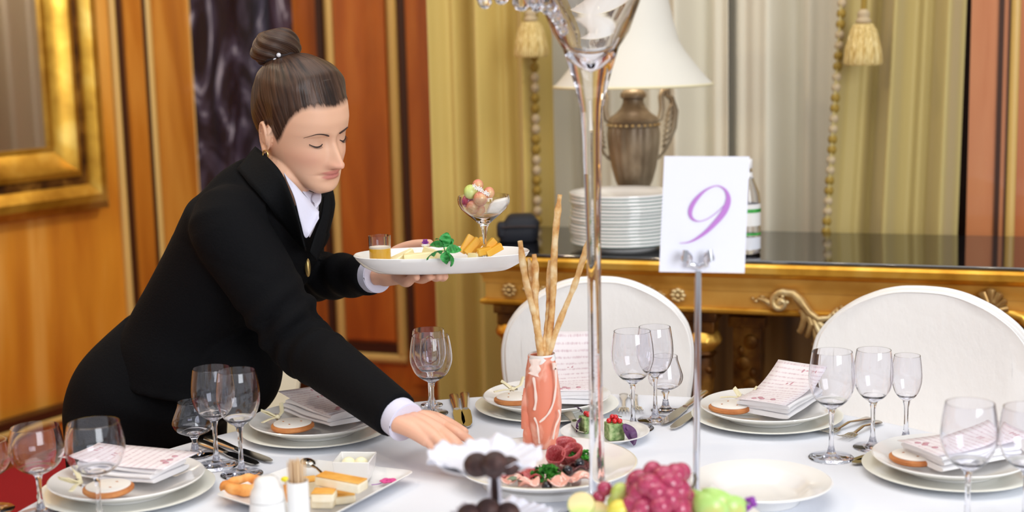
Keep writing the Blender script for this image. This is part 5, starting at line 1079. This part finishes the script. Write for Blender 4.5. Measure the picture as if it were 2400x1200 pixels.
hzv = np.interp(y, HY_, HZ_); hm = np.clip((z - hzv + .007) / .009, 0, 1) * (y > -.10); tone[:] = tone * (1 - .6 * (hm * ((np.abs(x) < .1) & (z < .14) & (z > -.075) & (y < .12)))[:, None]) + L3('4a3026') * .6 * (hm * ((np.abs(x) < .1) & (z < .14) & (z > -.075) & (y < .12)))[:, None]
up = np.clip(1.25 - np.abs(z + .0615) / .0048 - (np.abs(x) / .0245) ** 2.2 * 1.0, 0, 1); lo = np.clip(1.35 - np.abs(z + .0705) / .0058 - (np.abs(x) / .0215) ** 2.2, 0, 1)
blend(np.clip(np.maximum(up, lo) * 2.2, 0, 1) * .75, 'cc706c'); blend(.75 * G2(x, z, 0, -.0657, .019, .0011), '9c4a48')
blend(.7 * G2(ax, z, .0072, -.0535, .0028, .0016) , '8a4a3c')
hand = (np.linalg.norm(co - np.array(kb[1]), axis=1) < .14) | (np.linalg.norm(co - np.array(k2), axis=1) < .16)
tone[hand] = tone[hand] * .55 + L3('e4a890') * .45
ca = bmesh_.color_attributes.new('skin_tone', 'FLOAT_COLOR', 'POINT'); ca.data.foreach_set('color', np.hstack([tone, np.ones((nv, 1))]).astype(np.float32).ravel())
bmesh_.transform(Matrix.Translation(-PO)); bmesh_.polygons.foreach_set('use_smooth', [True] * len(bmesh_.polygons))
body.name = 'body'

# --- brows, lashes, hair, bun
HL = Matrix.Translation(-PO) @ HMAT
for sx in (1, -1):
    mb = MB(); pts = []; rad = []
    for k in range(15):
        f = k / 14; X = sx * (.0135 + .040 * f); Z = .0105 + .0065 * math.sin(PI * min(1, f * .92 + .02)) - .006 * max(0, f - .6) ** 1.2 * 2; pts.append((X, face_y(X, Z) + .0006, Z)); rad.append(.0033 * (1 - .85 * f) * (1 if k else .8))
    mb.tube(pts, rad, 8, HL, flat=.5); mb.build('eyebrow', 'brow', person, smooth=80)
    mb = MB(); pts = []; rad = []
    for k in range(13):
        f = k / 12; X = sx * (.0215 + .0235 * f); Z = -.0055 - .0045 * math.sin(PI * f) + .001 * f; pts.append((X, face_y(X, Z) + .0004, Z)); rad.append(.0004 + .0008 * math.sin(PI * min(1, f * .8 + .15)))
    mb.tube(pts, rad, 8, HL)
    for k in range(2, 13):
        f = k / 12; p0 = Vector(pts[k]); mb.tube([p0, p0 + Vector((sx * .0012 * (f - .3), .0030, -.0022)), p0 + Vector((sx * .003 * (f - .3), .0052, -.0028))], [.0005, .00035, .0001], 5, HL)
    mb.build('eyelashes', 'lash', person, smooth=80)
BUN = Vector((.004, -.078, .133)); BAX = Vector((0, -.42, .91)).normalized()
HY = np.array([-.12, -.09, -.06, -.045, -.03, -.018, -.006, .006, .018, .032, .046, .058, .068, .09]); HZ = np.array([-.066, -.064, -.050, -.034, -.002, .012, .004, -.014, .000, .028, .050, .062, .066, .066])
mb = MB(); na, lv = 440, np.linspace(-.080, .1262, 260); rnd = random.Random(12); HJ = [rnd.uniform(-.0011, .0011) + .0006 * math.sin(k * .5) for k in range(220)]; verts = []; keep = []; dens = []
for z in lv:
    for j in range(na):
        a = 2 * PI * j / na; q = skull_pt(a, z, 0, False); hz = float(np.interp(q.y, HY, HZ)) - (.004 * math.exp(-(q.x / .010) ** 2) if q.y > .05 else 0) + HJ[j % 220]
        d = z - hz; o = .0003 + .0006 * smooth01((d + .002) / .006) + .0110 * smooth01(d / .080); q2 = skull_pt(a, z, o, False); q2.z += o * smooth01((z - .05) / .07) * .9; verts.append(q2); keep.append(d > -.005); dens.append(smooth01((d + .004) / .024))
fs = []
for i in range(len(lv) - 1):
    for j in range(na):
        k = (j + 1) % na; ids = (i * na + j, i * na + k, (i + 1) * na + k, (i + 1) * na + j)
        if all(keep[q] for q in ids): fs.append(ids)
top = (len(lv) - 1) * na; fs.append(tuple(top + j for j in range(na)))
mb.add(verts, fs); hv_ = [q.copy() for q in mb.v]; mb.v = [HL @ q for q in mb.v]; hair = mb.build('hair', 'hair', person, smooth=80)
e1 = BAX.orthogonal().normalized(); e2 = BAX.cross(e1)
def strand_uv(o, pts, c, ax_, spiral=0.):
    a1 = ax_.orthogonal().normalized(); a2 = ax_.cross(a1); uv = o.data.uv_layers.new(name='UVMap')
    for p in o.data.polygons:
        us = []
        for li in p.loop_indices:
            d = pts[o.data.loops[li].vertex_index] - c; h = d.dot(ax_); us.append([math.atan2(d.dot(a2), d.dot(a1)) / (2 * PI) + spiral * h, (d - ax_ * h).length * 4 + abs(h) * 2])
        m0 = us[0][0]
        for li, u in zip(p.loop_indices, us):
            while u[0] - m0 > .5: u[0] -= 1
            while u[0] - m0 < -.5: u[0] += 1
            uv.data[li].uv = u
strand_uv(hair, hv_, BUN, BAX)
at_ = hair.data.attributes.new('hair_cover', 'FLOAT', 'POINT'); at_.data.foreach_set('value', dens)
mb = MB(); bm_ = basis(BUN, e1, e2, BAX)
def bunfn(u, v):
    a = u * 2 * PI; b = v * PI; r = math.sin(b); t = .047 * r * (1 + .05 * math.sin(a * 3 + b * 4) + .04 * math.sin(a * 2 + 1 - b * 3)) + .002 * r * math.sin(a * 9 + b * 10); return (t * math.cos(a) * 1.06, t * math.sin(a), -.036 * math.cos(b) * (1 - .25 * math.exp(-(r / .25) ** 2)) + .006)
mb.grid(bunfn, 96, 40, bm_, wrap=True); bv = [q.copy() for q in mb.v]; mb.v = [HL @ q for q in mb.v]; bun = mb.build('hair_bun', 'hair', person, smooth=80); strand_uv(bun, bv, BUN, BAX, 6.); at_ = bun.data.attributes.new('hair_cover', 'FLOAT', 'POINT'); at_.data.foreach_set('value', [1.] * len(bun.data.vertices))
mb = MB(); mb.tube([BUN + BAX * -.014 + (e1 * math.cos(k * PI / 14) + e2 * math.sin(k * PI / 14)) * .034 for k in range(29)], .0065, 10, HL); mb.build('hair_tie', 'lash', person)
# --- clothes
mb = MB(); mb.loft(body_rings(refine(TORSO), 48))
mb.ell(at(548, 862, 2.765), (.098, .085, .110), 24, k=16)
arm(mb, [RSH + SIDE * -.05, RSH, RSH.lerp(REL, .35), RSH.lerp(REL, .7), REL, REL.lerp(RWR, .3), REL.lerp(RWR, .62), REL.lerp(RWR, .95)], [.066, .072, .070, .064, .058, .054, .048, .042], 26)
arm(mb, [LSH + SIDE * .05, LSH, LSH.lerp(LEL, .5), LEL, LEL.lerp(LWR, .35), LEL.lerp(LWR, .70), LEL.lerp(LWR, .96)], [.066, .070, .060, .054, .048, .043, .038], 26)
jm = voxel(mb, .0055, 6, .5)
nj = len(jm.vertices); co = np.empty(nj * 3); jm.vertices.foreach_get('co', co); co = co.reshape(-1, 3); nr = np.empty(nj * 3); jm.vertices.foreach_get('normal', nr); nr = nr.reshape(-1, 3)
def along(A_, B_):
    d = np.array(B_ - A_); L_ = np.linalg.norm(d); d /= L_; t = (co - np.array(A_)) @ d; r = np.linalg.norm((co - np.array(A_)) - t[:, None] * d, axis=1); return t / L_, r
disp = np.zeros(nj)
t, r = along(RSH, REL); disp += np.where(r < .10, .0045 * np.sin(t * 34 + co[:, 0] * 25 + co[:, 2] * 9) * np.exp(-((t - .80) / .22) ** 2), 0)
t, r = along(REL, RWR); disp += np.where(r < .09, .0040 * np.sin(t * 38 - co[:, 1] * 30) * np.exp(-((t - .05) / .18) ** 2), 0)
t, r = along(LEL, LWR); disp += np.where(r < .09, .0035 * np.sin(t * 26 + co[:, 2] * 40) * np.exp(-((t - .45) / .4) ** 2), 0)
ARMP = at(600, 610, 2.68); dd = np.linalg.norm(co - np.array(ARMP), axis=1); disp += -.006 * np.exp(-(np.abs((co - np.array(ARMP)) @ np.array(Vector((.35, 0, 1)).normalized())) / .008) ** 2) * np.exp(-(dd / .10) ** 2)
co += nr * disp[:, None]; jm.vertices.foreach_set('co', co.ravel()); jm.update()
JB = BVHTree.FromPolygons([Vector(q) for q in co], [tuple(p.vertices) for p in jm.polygons])
jacket = bpy.data.objects.new('jacket', jm); COL.objects.link(jacket); jm.materials.clear(); jm.materials.append(M['suit']); jm.transform(Matrix.Translation(-PO)); jm.polygons.foreach_set('use_smooth', [True] * len(jm.polygons)); jacket.parent = person
def onto(px, py, off=.003, Y=None):
    d = ray(px, py).normalized(); h = JB.ray_cast(EYE, d)
    if h[0] is None: h = JB.find_nearest(at(px, py, Y or 2.7)); return h[0] + h[1] * off
    return h[0] + h[1] * off
def strip(A_, B_, name, mat, off=.004, nn=20, thick=.003, m=5, Ya=None):
    P3 = lambda c: [tuple(at(*q) if len(q) == 3 else onto(*q, off=off)) for q in c]
    a = catmull(P3(A_), nn // (len(A_) - 1) + 1); b = catmull(P3(B_), nn // (len(B_) - 1) + 1); mb = MB()
    def pick(c, u): f = u * (len(c) - 1); i = min(int(f), len(c) - 2); g = f - i; return [c[i][k] * (1 - g) + c[i + 1][k] * g for k in range(len(c[0]))]
    def fn(u, v):
        w_ = Vector(pick(a, u)).lerp(Vector(pick(b, u)), v); h = JB.find_nearest(w_); o_ = off + .003 * math.sin(PI * v)
        if (w_ - h[0]).dot(h[1]) < o_: w_ = h[0] + h[1] * o_
        return w_ - PO
    mb.grid(fn, nn, m); o = mb.build(name, mat, person, smooth=80); s = o.modifiers.new('s', 'SOLIDIFY'); s.thickness = thick; s.offset = 1; return o
strip([(600, 345, 2.70), (632, 372, 2.655), (660, 405, 2.632), (680, 450, 2.615), (697, 500, 2.612), (708, 545, 2.62), (716, 578, 2.625)], [(556, 402), (585, 440), (618, 478), (650, 515), (682, 552), (702, 574), (714, 586)], 'lapel', 'lapel', .005, nn=30, m=7)
strip([(757, 462, 2.735), (752, 505, 2.715), (738, 545, 2.70), (724, 590, 2.69)], [(771, 452, 2.75), (773, 492, 2.735), (762, 545, 2.72), (742, 612, 2.71)], 'lapel', 'lapel')
# shirt: neck band, two collar points, front, cuffs
mb = MB(); NB0, NB1 = at(668, 425, 2.70), at(642, 447, 2.725); ax_ = (NB0 - NB1).normalized(); s_ = (SIDE - ax_ * SIDE.dot(ax_)).normalized(); f_ = ax_.cross(s_)
rings = []
for k, (h, r) in enumerate(((-.03, .066), (-.008, .064), (.012, .0585), (.014, .056), (-.03, .058))):
    rings.append([NB1 + ax_ * (h + .012 * math.cos(a)) + (s_ * math.sin(a) + f_ * -math.cos(a)) * r - PO for a in [2 * PI * j / 40 for j in range(40)]])
mb.loft(rings, cap=False); mb.build('shirt_neckband', 'shirt', person, smooth=80)
strip([(664, 405, 2.655), (688, 430, 2.640), (712, 457, 2.640), (736, 484, 2.650), (747, 497, 2.655)], [(672, 424, 2.640), (690, 466, 2.625), (704, 522, 2.625), (718, 558, 2.632), (748, 512, 2.640)], 'shirt_collar', 'shirt', thick=.002, nn=24)
strip([(735, 478, 2.665), (730, 466, 2.68), (738, 450, 2.70), (750, 442, 2.72)], [(739, 492, 2.655), (748, 480, 2.665), (753, 468, 2.68), (751, 445, 2.715)], 'shirt_collar', 'shirt', thick=.002)
strip([(700, 440, 2.675), (722, 470, 2.672), (728, 500, 2.67), (722, 550, 2.66)], [(740, 455, 2.71), (745, 480, 2.70), (740, 520, 2.69), (724, 556, 2.675)], 'shirt_front', 'shirt', thick=.002)
for A_, B_, r in ((REL, RWR, .0345), (LEL, LWR, .033)):
    d = (B_ - A_).normalized(); C_ = A_.lerp(B_, .90); mb = MB(); L_ = (B_ - A_).length * .10 + .008
    P_ = [C_, C_ + d * L_, C_ + d * (L_ + .001), C_ + d * (L_ - .02)]; mb.tube([q - PO for q in P_], [r, r * 1.02, r * .97, r * .93], 32, cap=False); mb.build('shirt_cuff', 'shirt', person, smooth=60)
q = onto(719, 625, .004, 2.68) - PO; mb = MB(); mb.ell(q, (.006, .006, .019), 16); mb.build('badge', 'badge', person, label='small brass badge')
# trousers, shoes
PELV = [((425, 800, 2.82), .130, .10, .085), ((385, 860, 2.83), .160, .110, .118), ((358, 905, 2.835), .176, .115, .140), ((338, 955, 2.835), .176, .115, .130), ((328, 1010, 2.835), .165, .11, .11)]
mb = MB(); mb.loft(body_rings(refine(PELV), 44))
for h, ft in HIPS:
    arm(mb, [h + Vector((0, 0, -.02)), h.lerp(ft, .25), h.lerp(ft, .5) + Vector((.02, -.02, 0)), h.lerp(ft, .75), h.lerp(ft, .97)], [.100, .092, .075, .066, .062], 24)
tm = voxel(mb, .008, 5, .5); tr = bpy.data.objects.new('trousers', tm); COL.objects.link(tr); tm.materials.clear(); tm.materials.append(M['suit']); tm.transform(Matrix.Translation(-PO)); tm.polygons.foreach_set('use_smooth', [True] * len(tm.polygons)); tr.parent = person
FWD_ = Vector((.8, -.6, 0))
for h, ft in HIPS:
    mb = MB(); b0 = Vector((ft.x, ft.y, 0)) - PO; rings = []
    for z, k in ((0, 1), (.012, 1.0), (.035, .92), (.060, .62)):
        rings.append([b0 + FWD_ * (.045 + .125 * k * math.cos(a) - (.05 if z > .03 else 0) * (1 - k)) + SIDE * (.042 * k * math.sin(a)) + Vector((0, 0, z)) for a in [2 * PI * j / 28 for j in range(28)]])
    mb.loft(rings); mb.build('shoe', 'shoe', person, smooth=60)
# earring and pearl pins
E = HMAT @ T(.0735, -.018, -.040); mb = MB(); c = Vector((0, 0, 0))
mb.tube([Matrix.Translation(-PO) @ E @ Vector((.002, .007 * math.cos(k * PI / 9), -.004 + .0085 * math.sin(k * PI / 9))) for k in range(19)], .0016, 8); mb.build('earring', 'badge', person, label='small gold hoop earring')
BB_ = BVHTree.FromObject(bun, bpy.context.evaluated_depsgraph_get())
for px, py in ((653, 129), (645, 141)):
    d_ = ray(px, py).normalized(); h_ = BB_.ray_cast(EYE - PO, d_); q = (h_[0] - d_ * .003) if h_[0] is not None else at(px, py, 2.64) - PO; MB().ell(q, .0045, 14).build('hair_pin', 'pearl', person, label='pearl hair pin')

# ------------------------------------------------------------------ trims and small fittings belong to the part they sit on
def nest(child, parent):
    for o in list(bpy.data.objects):
        if o.parent is not None and o.parent.parent is None and o.name.split('.')[0] == child:
            for q in o.parent.children:
                if q is not o and q.name.split('.')[0] == parent: o.parent = q; break
for c_, p_ in (('piping', 'backrest'), ('shade_trim', 'lamp_shade'), ('bead_band', 'urn_body'), ('leg_bulb', 'leg'), ('rosette', 'frieze'), ('sprig', 'frieze'), ('lapel', 'jacket'), ('badge', 'jacket'), ('eyebrow', 'body'), ('eyelashes', 'body'),
               ('earring', 'body'), ('hair_pin', 'hair_bun'), ('hair_tie', 'hair_bun'), ('icing', 'biscuit'), ('icing_dots', 'biscuit'), ('fringe', 'drape'), ('rim_line', 'dish'), ('rim_band', 'dish'), ('fat_streak', 'ham_slice'), ('fat_patch', 'ham_slice'),
               ('numeral', 'card_sheet'), ('label_stripe', 'label'), ('foam', 'juice'), ('cap', 'glass_body'), ('zip', 'body'), ('midrib', 'blade')): nest(c_, p_)
